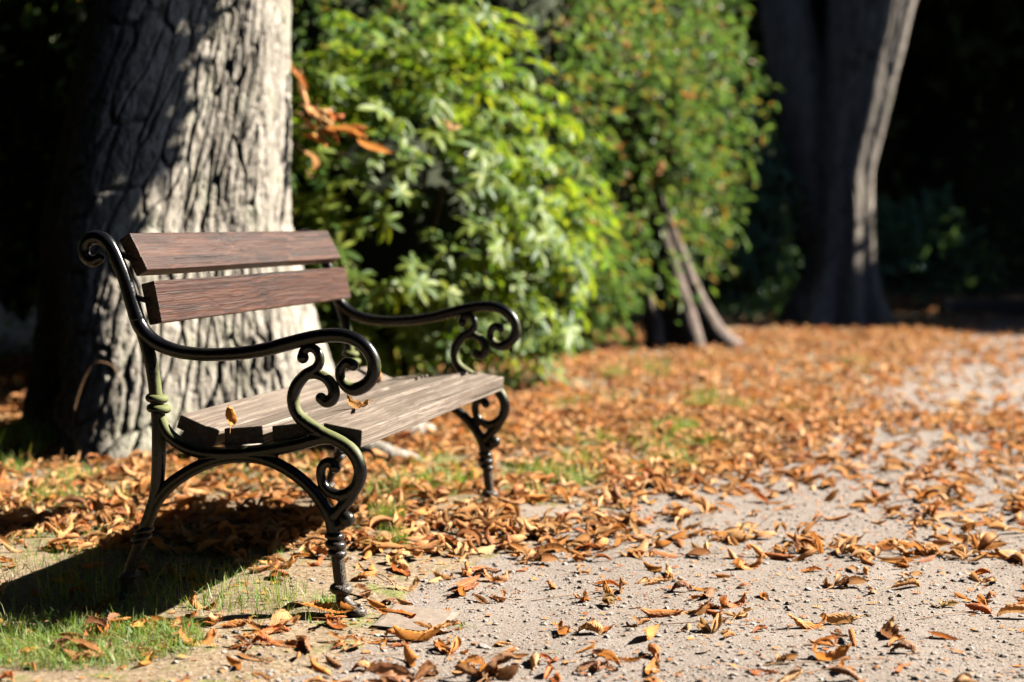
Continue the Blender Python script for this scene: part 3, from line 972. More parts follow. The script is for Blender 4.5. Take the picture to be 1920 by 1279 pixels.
# ------------------------------------------------------------------ pebbles
def pebbles():
    a = (1 + 5 ** 0.5) / 2
    v = np.array([(-1, a, 0), (1, a, 0), (-1, -a, 0), (1, -a, 0), (0, -1, a), (0, 1, a), (0, -1, -a), (0, 1, -a), (a, 0, -1), (a, 0, 1), (-a, 0, -1), (-a, 0, 1)], float) / 1.9
    f = np.array([(0, 11, 5), (0, 5, 1), (0, 1, 7), (0, 7, 10), (0, 10, 11), (1, 5, 9), (5, 11, 4), (11, 10, 2), (10, 7, 6), (7, 1, 8), (3, 9, 4), (3, 4, 2), (3, 2, 6), (3, 6, 8), (3, 8, 9), (4, 9, 5), (2, 4, 11), (6, 2, 10), (8, 6, 7), (9, 8, 1)])
    n = 42000
    y = 3.2 + 4.3 * rng.random(n) ** 1.6
    x = rng.uniform(-0.95, 2.4, n)
    d = x - edge_x(y) + 0.2 * fbm(x * 3, y * 3, 0, 3, 77)
    k = in_view(x, y, 0.1) & (rng.random(n) < 0.15 + 0.85 * sstep(-0.3, 0.15, d)) & (d > -0.5)
    x, y = x[k], y[k]
    n = len(x)
    r = 0.0010 + 0.0022 * rng.random(n) ** 2 + 0.007 * rng.random(n) ** 12
    big = rng.random(n) < 0.002
    r[big] = rng.uniform(0.007, 0.012, big.sum())
    sc = np.stack([rng.uniform(0.8, 1.4, n), rng.uniform(0.8, 1.4, n), rng.uniform(0.5, 0.9, n)], -1) * r[:, None]
    rz = rng.uniform(0, 6.28, n)
    P = v[None] * (1 + 0.25 * (rng.random((n, 12, 1)) - 0.5)) * sc[:, None, :]
    X_ = P[..., 0] * np.cos(rz)[:, None] - P[..., 1] * np.sin(rz)[:, None]
    Y_ = P[..., 0] * np.sin(rz)[:, None] + P[..., 1] * np.cos(rz)[:, None]
    P = np.stack([X_ + x[:, None], Y_ + y[:, None], P[..., 2] + (top_z(x, y) + r * 0.15)[:, None]], -1)
    F = f[None] + (np.arange(n) * 12)[:, None, None]
    o = add("gravel", raw_mesh("gravel", P.reshape(-1, 3), F.reshape(-1, 3), False), PEBBLE)
    tag(o, "loose beige grit and pebbles strewn over the path", "gravel", kind="stuff")
pebbles()

# ------------------------------------------------------------------ grass
def blades(x, y, h, w, lean):
    n = len(x)
    az = rng.uniform(0, 6.283, n)
    ld = rng.uniform(0, 6.283, n)
    ln = np.abs(rng.normal(0, 1, n)) * lean
    t = np.array([0, 0.35, 0.7, 1.0])
    wd = np.array([1, 0.85, 0.55, 0.08])
    z0 = gz(x, y)
    V = np.zeros((n, 4, 2, 3))
    for i in range(4):
        cx = x + np.cos(ld) * ln * h * t[i] ** 1.8
        cy = y + np.sin(ld) * ln * h * t[i] ** 1.8
        cz = z0 - 0.005 + h * t[i] * (1 - 0.25 * np.minimum(ln, 1.5) * t[i])
        for s, q in ((0, -1), (1, 1)):
            V[:, i, s, 0] = cx + q * np.cos(az) * w * wd[i]
            V[:, i, s, 1] = cy + q * np.sin(az) * w * wd[i]
            V[:, i, s, 2] = cz
    b = np.array([[0, 1, 3, 2], [2, 3, 5, 4], [4, 5, 7, 6]])
    F = b[None] + (np.arange(n) * 8)[:, None, None]
    return V.reshape(-1, 3), F.reshape(-1, 4)

def patch(n, cx, cy, sx, sy, h0, h1, w=0.0013, lean=0.5, edge=True):
    a = rng.uniform(0, 6.283, n)
    r = np.sqrt(rng.random(n))
    x, y = cx + sx * r * np.cos(a), cy + sy * r * np.sin(a)
    if edge:
        k = rng.random(n) < 0.25 + 0.9 * sstep(-0.25, 0.25, fbm(x * 7, y * 7, 0, 3, 61) + 0.5 * (1 - r))
        x, y = x[k], y[k]
    return blades(x, y, rng.uniform(h0, h1, len(x)), rng.uniform(0.6, 1.3, len(x)) * w, lean)

G = [patch(5000, -1.0, 3.60, 0.30, 0.22, 0.012, 0.055, 0.0011, 1.0),
     patch(500, -1.15, 3.85, 0.3, 0.25, 0.02, 0.07, 0.0012, 0.9),
     patch(800, -0.88, 4.12, 0.35, 0.22, 0.025, 0.085, 0.0012, 0.7),
     patch(420, -0.60, 3.93, 0.20, 0.13, 0.015, 0.06, 0.0011, 0.9),
     patch(900, -1.0, 4.7, 0.45, 0.4, 0.02, 0.05, 0.0012, 0.8),
     patch(900, -1.35, 4.6, 0.35, 0.5, 0.02, 0.05, 0.0012, 0.8),
     patch(160, -0.40, 5.02, 0.06, 0.05, 0.05, 0.12, 0.0013, 0.35, False),
     patch(120, -0.36, 4.75, 0.05, 0.05, 0.04, 0.09, 0.0013, 0.4, False),
     patch(110, -0.035, 5.22, 0.045, 0.04, 0.02, 0.045, 0.0015, 0.9, False),
     patch(90, -0.46, 4.0, 0.03, 0.04, 0.02, 0.05, 0.0013, 0.6, False),
     patch(110, -0.13, 3.84, 0.04, 0.03, 0.01, 0.025, 0.0013, 0.9, False),
     patch(60, 0.11, 3.62, 0.04, 0.02, 0.008, 0.02, 0.0013, 0.9, False),
     patch(60, -1.16, 4.05, 0.25, 0.1, 0.08, 0.15, 0.0014, 0.6, False),
     patch(1200, -2.15, 6.7, 0.4, 0.5, 0.06, 0.2, 0.002, 0.35),
     patch(300, -1.75, 6.5, 0.3, 0.15, 0.05, 0.13, 0.002, 0.4),
     patch(600, -0.9, 6.0, 0.6, 0.5, 0.03, 0.08, 0.0018, 0.6),
     patch(500, 0.55, 6.15, 0.2, 0.2, 0.02, 0.06, 0.002, 0.8),
     patch(400, 0.25, 7.1, 0.5, 0.4, 0.03, 0.08, 0.002, 0.7)]
for _ in range(130):
    y = 5.2 + 5.8 * rng.random() ** 1.3
    x = rng.uniform(-2.2, edge_x(y) - 0.15)
    if in_view(x, y) and fbm(x * 1.2, y * 1.2, 0, 2, 91) > -0.08:
        G.append(patch(int(rng.integers(40, 130)), x, y, 0.10, 0.10, 0.04, 0.11, 0.0019, 0.6, False))
v, f = join(G)
tag(add("grass", raw_mesh("grass", v, f, True), GRASS), "short green grass growing in patches through the leaf litter", "grass", kind="stuff")

# a few dry stalks and fallen leaf stems
def stalk(name, pts, r, label, cat, group=None, mat=TWIG):
    p = catmull(pts, 6)
    v, f = tube(p, np.linspace(r, r * 0.6, len(p)), 6)
    c = np.array(pts[0])
    o = add(name, raw_mesh(name, v - c, f), mat, None, tuple(c))
    tag(o, label, cat, group)
def gstalk(x, y, ln, az, r, label, bend=0.15):
    pts = []
    for s in np.linspace(0, 1, 5):
        px = x + math.cos(az + bend * s) * ln * s
        py = y + math.sin(az + bend * s) * ln * s
        pts.append((px, py, float(top_z(px, py)) + r * 0.8 + 0.006 * math.sin(3.1 * s)))
    stalk("leaf_stem", pts, r, label, "twig", "fallen leaf stems on the path")
gstalk(0.55, 3.48, 0.30, 0.05, 0.0014, "long thin stem lying across the gravel at the lower right")
gstalk(0.62, 3.42, 0.24, 0.25, 0.0011, "thin reddish stem crossing another on the lower right gravel")
gstalk(0.16, 4.95, 0.17, 0.1, 0.0017, "pale thin stem on the gravel past the far slab")
gstalk(0.05, 4.12, 0.26, 0.2, 0.0012, "thin stem on the gravel to the right of the near foot")
gstalk(-0.32, 4.25, 0.13, 1.9, 0.0018, "forked brown twig on the earth beside the near front leg")
gstalk(0.35, 3.85, 0.22, -0.2, 0.0012, "slender stem in the middle of the gravel path")
gstalk(-0.42, 3.5, 0.2, 0.3, 0.0013, "slender stem lying on bare earth at the bottom")
gstalk(1.0, 3.9, 0.3, 0.4, 0.0013, "brown stem lying at the right edge of the path")
TX, TY = -1.72, 6.35
for k, (pts, lb) in enumerate([
    ([(0, 0, 0), (-0.03, 0, 0.10), (-0.09, 0, 0.17), (-0.10, 0, 0.25), (-0.07, 0, 0.29)], "twisted dry stalk at the foot of the big trunk"),
    ([(0.01, 0, 0), (0.02, 0, 0.09), (0.06, 0, 0.17)], "short leaning dry stalk at the foot of the big trunk"),
    ([(0.03, 0, 0), (0.08, 0, 0.08), (0.14, 0, 0.16)], "slanting dry stalk beside the big trunk"),
    ([(-0.02, 0, 0.0), (-0.03, 0, 0.2), (0.04, 0, 0.39), (0.12, 0.0, 0.40), (0.17, 0, 0.33)], "tall dry stalk bent over in front of the dark trunk")]):
    stalk("dry_stalk", [(TX + a, TY + b, float(gz(TX, TY)) + c) for a, b, c in pts], 0.0026, lb, "stalk")

# ------------------------------------------------------------------ big trunk
def trunk_mesh(name, cxs, radii, lobes, zs, nth, bark_amp, cell, twist, seed, flare_p=2.2, ridge=1.0):
    """cxs: [(z, x, y)], radii: [(z, r)], lobes: [(angle deg, width, mid amp, base amp)]"""
    th = np.linspace(0, 2 * np.pi, nth, endpoint=False)
    Z, TH = np.meshgrid(zs, th, indexing='ij')
    cz = [q[0] for q in cxs]
    CX = np.interp(Z, cz, [q[1] for q in cxs])
    CY = np.interp(Z, cz, [q[2] for q in cxs])
    RR = np.interp(Z, [q[0] for q in radii], [q[1] for q in radii])
    for a, wdt, am, ab in lobes:
        d = (TH - R(a) + np.pi) % (2 * np.pi) - np.pi
        amp = am + ab * np.exp(-np.maximum(Z, 0) * flare_p)
        RR = RR + amp * np.exp(-(d / wdt) ** 2)
    RR = RR * (1 + 0.04 * fbm(np.cos(TH) * 1.5 + 5, np.sin(TH) * 1.5, Z * 1.2, 3, seed))
    rm = float(np.mean([q[1] for q in radii]))
    a = TH * rm + twist * Z
    def per(fn):     # blend over the seam at the back
        w = sstep(2 * np.pi - 0.25, 2 * np.pi, TH)
        return fn(a) * (1 - w) + fn(a - 2 * np.pi * rm) * w
    def bark(q):
        wx = 0.45 * fbm(q * 7, Z * 3.0, 0, 3, seed + 1)
        wz = 0.5 * fbm(q * 6 + 9, Z * 4, 0, 3, seed + 2)
        d1, d2 = voronoi2(q / cell[0] + wx, Z / cell[1] + wz, seed)
        e = sstep(0.0, 0.15, d2 - d1)
        d1b, d2b = voronoi2(q / (cell[0] * 0.40) + wx * 2.2, Z / (cell[1] * 0.24) + wz * 2.4, seed + 5)
        e2 = sstep(0.0, 0.16, d2b - d1b)
        pl = fbm(q * 11, Z * 3.0, 0, 4, seed + 3)
        # long furrows and flaking scales
        fur = 1 - np.abs(fbm(q * 13 + 1.2 * wx, Z * 1.5, 0, 4, seed + 6)) * 2.6
        fl = fbm(q * 30 + wx, Z * 13, 0, 3, seed + 7) * 5.0
        flk = (np.floor(fl) + sstep(0.0, 0.35, fl - np.floor(fl))) / 5.0
        fine = fbm(q * 75, Z * 34, 0, 3, seed + 4)
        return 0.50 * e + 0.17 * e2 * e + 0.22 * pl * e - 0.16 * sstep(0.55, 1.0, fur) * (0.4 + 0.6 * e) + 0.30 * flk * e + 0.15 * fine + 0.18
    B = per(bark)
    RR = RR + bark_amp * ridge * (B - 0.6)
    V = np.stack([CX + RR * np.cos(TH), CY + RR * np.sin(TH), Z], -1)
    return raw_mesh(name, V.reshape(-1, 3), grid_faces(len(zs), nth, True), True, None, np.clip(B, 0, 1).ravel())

BARK3 = mat_bark("brown_stem_bark", (0.07, 0.05, 0.042), (0.16, 0.12, 0.10), (0.24, 0.19, 0.165), (0.14, 0.12, 0.09), 0.8, 0.003)
tree = empty("chestnut_tree", (TR[0], TR[1], 0))
tag(tree, "massive old tree trunk with deeply furrowed grey bark behind the bench", "tree")
zs = np.concatenate([np.arange(-0.12, 2.25, 0.008), np.arange(2.3, 5.2, 0.12)])
tm = trunk_mesh("trunk", [(0, 0.10, 0.05), (0.45, 0.06, 0), (0.95, 0.0, 0), (2.0, 0.13, 0.0), (5, 0.35, 0.1)],
                [(-0.15, 0.60), (0.3, 0.56), (0.95, 0.515), (1.5, 0.455), (2.0, 0.405), (3, 0.37), (5.2, 0.33)],
                [(-108, 0.40, 0.20, 0.14), (-155, 0.32, -0.12, 0.04), (-52, 0.50, -0.10, 0.08), (-3, 0.42, -0.06, 0.08), (40, 0.35, 0.06, 0.2), (110, 0.4, 0.04, 0.2), (180, 0.4, 0.05, 0.2)],
                zs, 720, 0.031, (0.056, 0.36), -0.16, 3)
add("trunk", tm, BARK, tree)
# surface root running out towards the far end of the bench
def root(pts, r0, r1):
    p = catmull(pts, 8)
    v, f = tube(p, np.linspace(r0, r1, len(p)), 18)
    v = v + 0.018 * np.stack([fbm(v[:, 0] * 14, v[:, 1] * 14, v[:, 2] * 14, 3, q) for q in (1, 2, 3)], -1)
    return add("root", raw_mesh("root", v, f, True, None, np.full(len(v), 0.8)), BARK, tree)
root([(0.45, -0.35, 0.10), (0.72, -0.55, 0.06), (1.0, -0.72, 0.015), (1.25, -0.82, -0.05)], 0.11, 0.05)
root([(0.25, -0.55, 0.07), (0.45, -0.78, 0.04), (0.6, -0.95, -0.03)], 0.10, 0.05)
root([(0.55, 0.0, 0.12), (0.95, -0.05, 0.06), (1.3, 0.0, -0.05)], 0.12, 0.05)
# limbs and crown, above the picture
def limb(parent, pts, r0, r1, mat):
    p = catmull(pts, 6)
    v, f = tube(p, np.linspace(r0, r1, len(p)), 10)
    return add("limb", raw_mesh("limb", v, f, True, None, np.full(len(v), 0.8)), mat, parent)
for az in (0.3, 1.4, 2.6, 3.7, 5.0):
    limb(tree, [(0.35, 0.1, 4.6), (0.35 + 0.9 * math.cos(az), 0.1 + 0.9 * math.sin(az), 5.6), (0.35 + 2.4 * math.cos(az), 0.1 + 2.4 * math.sin(az), 6.6)], 0.18, 0.05, BARK)
limb(tree, [(0.3, 0.1, 3.4), (1.2, 0.15, 4.0), (2.4, 0.1, 4.35), (3.6, -0.1, 4.2)], 0.11, 0.025, BARK)

# ------------------------------------------------------------------ foliage
def leaf_quads(P, D, N, ln, wd, fold=0.25):
    """P base points, D directions, N upward normals -> two folded triangles pairs"""
    D = D / (np.linalg.norm(D, axis=1)[:, None] + 1e-9)
    S = np.cross(D, N)
    S /= np.linalg.norm(S, axis=1)[:, None] + 1e-9
    U = np.cross(S, D)
    ln, wd = ln[:, None], wd[:, None]
    a = P
    b = P + D * ln * 0.5 + S * wd * 0.5 + U * wd * fold
    c = P + D * ln - U * ln * 0.12
    d = P + D * ln * 0.5 - S * wd * 0.5 + U * wd * fold
    V = np.stack([a, b, c, d], 1).reshape(-1, 3)
    i = (np.arange(len(P)) * 4)[:, None]
    F = np.concatenate([i + np.array([[0, 1, 2]]), i + np.array([[0, 2, 3]])], 1).reshape(-1, 3)
    return V, F

def rand_dir(n):
    v = rng.normal(size=(n, 3))
    return v / np.linalg.norm(v, axis=1)[:, None]

def lumps(n, c, rad, r, s=0, lump=0.25, freq=1.6, low=-0.3):
    """points on a lumpy ellipsoid shell; r = (inner, outer) fraction"""
    d = rand_dir(int(n * 1.6))
    d = d[d[:, 2] > low][:n]
    k = 1 + lump * fbm(d[:, 0] * freq + s, d[:, 1] * freq, d[:, 2] * freq, 3, s)
    k2 = k * (r[0] + (r[1] - r[0]) * rng.random(len(d)) ** 0.5)
    return np.asarray(c) + d * np.asarray(rad) * k2[:, None], d

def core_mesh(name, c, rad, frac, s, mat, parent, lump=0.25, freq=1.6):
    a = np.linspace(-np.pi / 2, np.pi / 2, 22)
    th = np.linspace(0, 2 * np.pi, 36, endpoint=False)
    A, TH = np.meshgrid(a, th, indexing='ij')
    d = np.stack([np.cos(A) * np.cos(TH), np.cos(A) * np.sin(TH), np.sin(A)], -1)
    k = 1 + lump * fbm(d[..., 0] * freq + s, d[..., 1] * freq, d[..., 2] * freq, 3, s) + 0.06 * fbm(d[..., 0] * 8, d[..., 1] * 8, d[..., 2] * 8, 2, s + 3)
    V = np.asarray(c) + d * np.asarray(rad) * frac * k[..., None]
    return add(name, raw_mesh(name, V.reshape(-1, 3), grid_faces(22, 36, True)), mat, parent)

def crown(parent, c, rad, n, ln, wd, mat, seed, core=0.7, low=-0.6, lump=0.3, freq=1.6, inner=0.72, name="crown"):
    P, d = lumps(n, c, rad, (inner, 1.05), seed, lump, freq, low)
    D = d * 0.5 + rand_dir(len(P)) * 0.9 + np.array([0, 0, -0.2])
    N = rand_dir(len(P)) * 0.7 + np.array([0, 0, 0.7]) + d * 0.5
    V, F = leaf_quads(P, D, N, ln * rng.uniform(0.6, 1.2, len(P)), wd * rng.uniform(0.7, 1.2, len(P)))
    o = add(name, raw_mesh(name, V, F, False), mat, parent)
    o["kind"] = "stuff"
    if core:
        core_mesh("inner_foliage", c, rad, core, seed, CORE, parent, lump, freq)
    return o

# crown of the big tree (overhead) and low boughs added to dapple the trunk
crown(tree, (-1.3, -2.2, 8.0), (5.4, 7.6, 3.0), 12000, 0.34, 0.2, CHESTNUT, 11, core=0.86, low=-0.95, lump=0.15)
bp, bd = lumps(700, (2.9, -0.05, 4.25), (1.15, 0.5, 0.65), (0.2, 1.0), 5, 0.3, 2.0, -1)
V, F = leaf_quads(bp, bd + rand_dir(len(bp)), rand_dir(len(bp)) + np.array([0, 0, 1.0]), rng.uniform(0.1, 0.2, len(bp)), rng.uniform(0.05, 0.09, len(bp)))
o = add("bough_leaves", raw_mesh("bough_leaves", V, F, False), CHESTNUT, tree)
o["kind"] = "stuff"
limb(tree, [(0.3, 0.0, 2.9), (1.1, -0.1, 3.3), (2.0, -0.08, 3.5), (3.2, -0.05, 3.5)], 0.07, 0.02, BARK)
bp, bd = lumps(900, (2.5, 0.03, 3.65), (1.0, 0.19, 0.75), (0.1, 1.0), 6, 0.3, 2.0, -1)
V, F = leaf_quads(bp, bd + rand_dir(len(bp)), rand_dir(len(bp)) + np.array([0, 0, 1.0]), rng.uniform(0.1, 0.2, len(bp)), rng.uniform(0.05, 0.09, len(bp)))
o = add("bough_leaves", raw_mesh("bough_leaves", V, F, False), CHESTNUT, tree)
o["kind"] = "stuff"

# ------------------------------------------------------------------ rhododendron
def rhodo_leaf_grid(n):
    """unit leaf: 5 stations x 3 across, folded and arched"""
    t = np.array([0, 0.25, 0.55, 0.82, 1.0])
    w = np.array([0.05, 0.75, 1.0, 0.72, 0.06])
    V = []
    for a, b in zip(t, w):
        for s in (-1, 0, 1):
            V.append((a, s * b * 0.15, 0.045 * abs(s) * b - 0.16 * a * a))
    return np.array(V), grid_faces(5, 3)

def make_bush(name, label, c, rad, nwh, mats, seed, singles):
    root_ = empty(name, (c[0], c[1], float(gz(c[0], c[1]))))
    tag(root_, label, "shrub")
    P, d = lumps(nwh, (0, 0, rad[2] * 0.42), (rad[0], rad[1], rad[2] * 0.60), (0.62, 1.08), seed, 0.42, 2.2, -0.72)
    LV, LF = rhodo_leaf_grid(1)
    allV, meta = [], []
    for i in range(len(P)):
        ax = d[i] * 0.7 + np.array([0, 0, 0.75]) + np.array([0.25, -0.05, 0])
        ax += rng.normal(0, 0.25, 3)
        ax /= np.linalg.norm(ax)
        e1 = np.cross(ax, [0.3, 0.7, 0.2]); e1 /= np.linalg.norm(e1)
        e2 = np.cross(ax, e1)
        k = int(rng.integers(6, 10))
        ph = rng.uniform(0, 6.28)
        sz = rng.uniform(0.085, 0.135)
        dr = rng.uniform(-0.55, 0.45)
        for q in range(k):
            a = ph + q * 6.283 / k + rng.normal(0, 0.15)
            D = e1 * math.cos(a) + e2 * math.sin(a) + ax * (dr + rng.normal(0, 0.15))
            D[2] -= 0.12
            D /= np.linalg.norm(D)
            S = np.cross(ax, D); S /= np.linalg.norm(S) + 1e-9
            U = np.cross(D, S)
            s = sz * rng.uniform(0.8, 1.15)
            allV.append((P[i] + s * (LV[:, :1] * D + LV[:, 1:2] * S + LV[:, 2:3] * U)))
    A = np.array(allV)
    A[:, :, 2] = np.maximum(A[:, :, 2], 0.02)
    # nearest to the viewer first: these are leaves of their own
    ctr = A.mean(1)
    wpos = ctr + np.array([c[0], c[1], 0])
    score = wpos[:, 1] + 0.15 * np.abs(wpos[:, 0] - 0.0) + np.where(np.abs(wpos[:, 0]) > 0.3 * wpos[:, 1], 5, 0) + np.where(wpos[:, 0] < -1.15, 5, 0)
    o_ = np.argsort(score)
    one, rest = o_[:singles], o_[singles:]
    for i in one:
        b = A[i][1]
        m = raw_mesh("leaf", A[i] - b, LF)
        add("leaf", m, mats[1], root_, tuple(b))
    V = A[rest].reshape(-1, 3)
    F = (LF[None] + (np.arange(len(rest)) * 15)[:, None, None]).reshape(-1, 4)
    fo = add("foliage", raw_mesh("foliage", V, F), mats[0], root_)
    fo["kind"] = "stuff"
    for k in range(9):
        a = rng.uniform(0, 6.28)
        e = np.array([math.cos(a) * rad[0] * 0.6, math.sin(a) * rad[1] * 0.6, rad[2] * rng.uniform(0.45, 0.8)])
        v, f = tube(catmull([(0.1 * math.cos(a), 0.1 * math.sin(a), -0.02), e * np.array([0.4, 0.4, 0.45]), e], 5), 0.014, 6)
        add("stem", raw_mesh("stem", v, f), TWIG, root_)
    return root_

make_bush("rhododendron_bush", "bright green broad leaved shrub in sun just right of the big trunk", (-0.66, 9.35), (1.12, 1.1, 2.02), 1150, (RHODO, RHODO1), 4, 280)
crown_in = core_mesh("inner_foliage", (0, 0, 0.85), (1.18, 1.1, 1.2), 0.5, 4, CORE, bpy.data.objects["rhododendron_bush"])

# ------------------------------------------------------------------ yew with splayed stems
yew = empty("yew_tree", (-0.75, 13.4, 0.0))
tag(yew, "tall bushy evergreen with dense small leaves behind the broad leaved shrub", "tree")
for c, rad, n, sd in [((-0.75, -2.5, 1.9), (1.05, 0.95, 2.0), 12000, 21), ((0.25, -1.7, 2.1), (1.15, 0.95, 2.3), 15000, 22), ((1.0, -0.75, 2.3), (0.95, 0.95, 2.3), 12000, 23), ((1.6, 0.2, 2.7), (1.0, 0.9, 2.3), 11000, 24), ((1.70, -0.75, 1.72), (0.5, 0.45, 0.55), 3500, 25), ((0.85, -1.6, 0.7), (0.65, 0.6, 0.75), 5000, 26), ((-2.6, -1.2, 2.3), (1.5, 1.3, 2.6), 8000, 27)]:
    P, d = lumps(n, c, rad, (0.74, 1.14), sd, 0.60, 3.6, -0.85)
    P[:, 2] = np.maximum(P[:, 2], 0.05)
    D = d * 0.8 + rand_dir(len(P)) * 0.75 + np.array([0.05, 0, -0.25])
    N = rand_dir(len(P)) * 0.6 + np.array([0.2, 0, 0.7]) + d * 0.4
    V, F = leaf_quads(P, D, N, rng.uniform(0.05, 0.13, len(P)), rng.uniform(0.022, 0.055, len(P)))
    o = add("crown", raw_mesh("crown", V, F, False), YEW, yew)
    o["kind"] = "stuff"
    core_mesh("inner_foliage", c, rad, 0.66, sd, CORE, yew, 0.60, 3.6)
def stem(pts, r0, r1):
    p = catmull(pts, 7)
    v, f = tube(p, np.linspace(r0, r1, len(p)), 12)
    v = v + 0.02 * np.stack([fbm(v[:, 0] * 9, v[:, 1] * 9, v[:, 2] * 9, 3, q) for q in (1, 2, 3)], -1)
    add("stem", raw_mesh("stem", v, f, True, None, np.full(len(v), 0.8)), BARK3, yew)
stem([(2.50, -1.0, -0.05), (2.31, -1.0, 0.13), (2.14, -0.95, 0.45), (2.0, -0.9, 0.85), (1.75, -0.6, 1.5)], 0.105, 0.06)
stem([(2.16, -1.1, -0.05), (2.10, -1.08, 0.2), (2.0, -1.0, 0.55), (1.9, -0.9, 0.9), (1.6, -0.6, 1.5)], 0.105, 0.06)
stem([(1.86, -1.15, -0.05), (1.83, -1.12, 0.22), (1.78, -1.05, 0.45), (1.68, -0.9, 0.9), (1.4, -0.6, 1.4)], 0.085, 0.05)
stem([(2.02, -0.9, -0.05), (1.95, -0.85, 0.4), (1.8, -0.7, 1.0), (1.5, -0.5, 2.0)], 0.20, 0.11)

# dead leaves that caught in the greenery
for k, (x, y, z) in enumerate([(0.62, 11.6, 2.3), (0.85, 11.75, 2.2), (0.45, 11.2, 1.75), (0.75, 11.5, 1.5), (1.1, 11.75, 1.35), (0.15, 10.95, 2.2), (1.3, 12.0, 1.9), (0.5, 11.0, 1.1), (-0.7, 10.0, 2.3), (-0.25, 10.6, 2.45), (1.2, 11.7, 0.95), (-0.33, 8.3, 1.45)]):
    put_leaf(x, y, z, 0.2 if k < 2 else 0.12, [4, 8, 14, 18][k % 4], k * 1.3, (0.6, -0.8), ["orange", "tan", "pale"][k % 3],
             ["yellow orange dead leaf caught high in the evergreen, left of a pale one", "tan dead leaf caught high in the evergreen at its right"][k] if k < 2 else ("dead leaf caught in the broad leaved shrub near its top" if k == 11 else "dead leaf caught among the green sprays of the evergreen"),
             "dead leaves caught in the evergreen" if 2 <= k < 11 else None)

# withered leaf spray hanging from the trunk's edge
spray = empty("withered_leaf_spray", (-0.93, 7.38, 1.38))
tag(spray, "withered orange leaf spray sticking out from the right edge of the big trunk", "leaves")
v, f = tube(catmull([(-0.12, 0, 0.02), (0.02, 0, 0.02), (0.16, 0, -0.02), (0.30, -0.02, -0.09)], 6), 0.004, 6)
add("twig", raw_mesh("twig", v, f), TWIG, spray)
for k, (x, z, az, tl, s, c) in enumerate([(-0.02, 0.14, 0.2, 1.1, 0.16, "russet"), (0.0, 0.08, 0.4, 0.9, 0.14, "tan"), (0.02, 0.01, 0.3, 0.35, 0.17, "orange"), (0.10, 0.03, 0.1, 1.3, 0.15, "russet"), (0.15, 0.0, 0.1, 0.25, 0.2, "orange"), (0.28, -0.07, 0.0, 0.3, 0.19, "orange"), (0.20, 0.01, 0.3, 0.1, 0.13, "russet"), (0.06, 0.08, 0.2, -0.1, 0.12, "tan"), (0.05, -0.02, 0.6, 0.8, 0.15, "yellow"), (0.03, 0.05, -0.3, 0.5, 0.13, "pale"), (-0.04, 0.20, 0.2, 1.25, 0.17, "tan"), (-0.05, 0.26, 0.3, 1.0, 0.14, "russet"), (0.0, -0.04, 0.4, 0.7, 0.16, "orange"), (0.08, 0.06, 0.2, 0.9, 0.14, "pale"), (0.12, 0.06, -0.2, 0.2, 0.12, "russet"), (-0.02, -0.12, 0.3, 0.9, 0.13, "tan")]):
    kd, me = HI[[1, 5, 11, 3, 15, 21, 2, 6, 9, 25, 3, 13, 19, 23, 16, 5][k]]
    o = add("withered_leaflet", me, None, spray, (x, -0.02 * (k % 3), z), (random.uniform(-0.6, 0.6), tl, az))
    o.scale = (s, s, s)
    q = LEAF_COL[c]
    o.color = (min(1, q[0] * 1.25), q[1] * 1.35, q[2] * 1.4, 1)

# ------------------------------------------------------------------ far tree, conifer and undergrowth
t2 = empty("distant_tree", (3.2, 15.7, 0))
tag(t2, "leaning tall dark trunk with flared roots standing beyond the leaf covered verge", "tree")
zs2 = np.concatenate([np.arange(-0.1, 3.6, 0.03), np.arange(3.65, 7, 0.15)])
m2 = trunk_mesh("trunk", [(0, 0, 0), (0.5, 0.02, 0), (1.5, 0.03, 0), (2.2, 0.16, 0), (3.2, 0.30, 0), (7, 0.7, 0.3)],
                [(-0.1, 0.36), (0.5, 0.31), (1.4, 0.29), (2.4, 0.35), (3.2, 0.42), (7, 0.36)],
                [(-80, 0.2, 0.03, 0.16), (-40, 0.2, 0.02, 0.2), (0, 0.25, 0.0, 0.25), (60, 0.3, 0.0, 0.2), (-125, 0.25, 0.04, 0.2), (180, 0.3, 0.02, 0.25)],
                zs2, 200, 0.014, (0.12, 0.6), 0.05, 8, 3.0)
add("trunk", m2, BARK2, t2)
limb(t2, [(-0.12, 0.12, 0.9), (-0.27, 0.14, 1.7), (-0.40, 0.16, 2.4), (-0.52, 0.2, 3.1), (-0.8, 0.3, 4.4), (-1.2, 0.4, 5.6)], 0.33, 0.2, BARK2)
crown(t2, (0.9, 2.6, 8.6), (4.2, 3.4, 3.2), 7000, 0.35, 0.22, WOODLAND, 31, core=0.8, low=-0.95)

cs = empty("conifer_shrub", (2.25, 16.2, 0))
tag(cs, "dim blue green conifer shrub in shade left of the leaning dark trunk", "shrub")
P, d = lumps(9000, (0, 0, 1.1), (0.85, 0.7, 1.35), (0.6, 1.05), 41, 0.5, 3.0, -0.8)
V, F = leaf_quads(P, d * 0.6 + rand_dir(len(P)) * 0.4 + np.array([0, 0, -0.7]), d + rand_dir(len(P)) * 0.4, rng.uniform(0.08, 0.16, len(P)), rng.uniform(0.02, 0.04, len(P)))
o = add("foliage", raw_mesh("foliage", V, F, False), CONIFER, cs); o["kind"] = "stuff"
core_mesh("inner_foliage", (0, 0, 1.1), (0.85, 0.7, 1.35), 0.6, 41, CORE, cs, 0.5, 3.0)

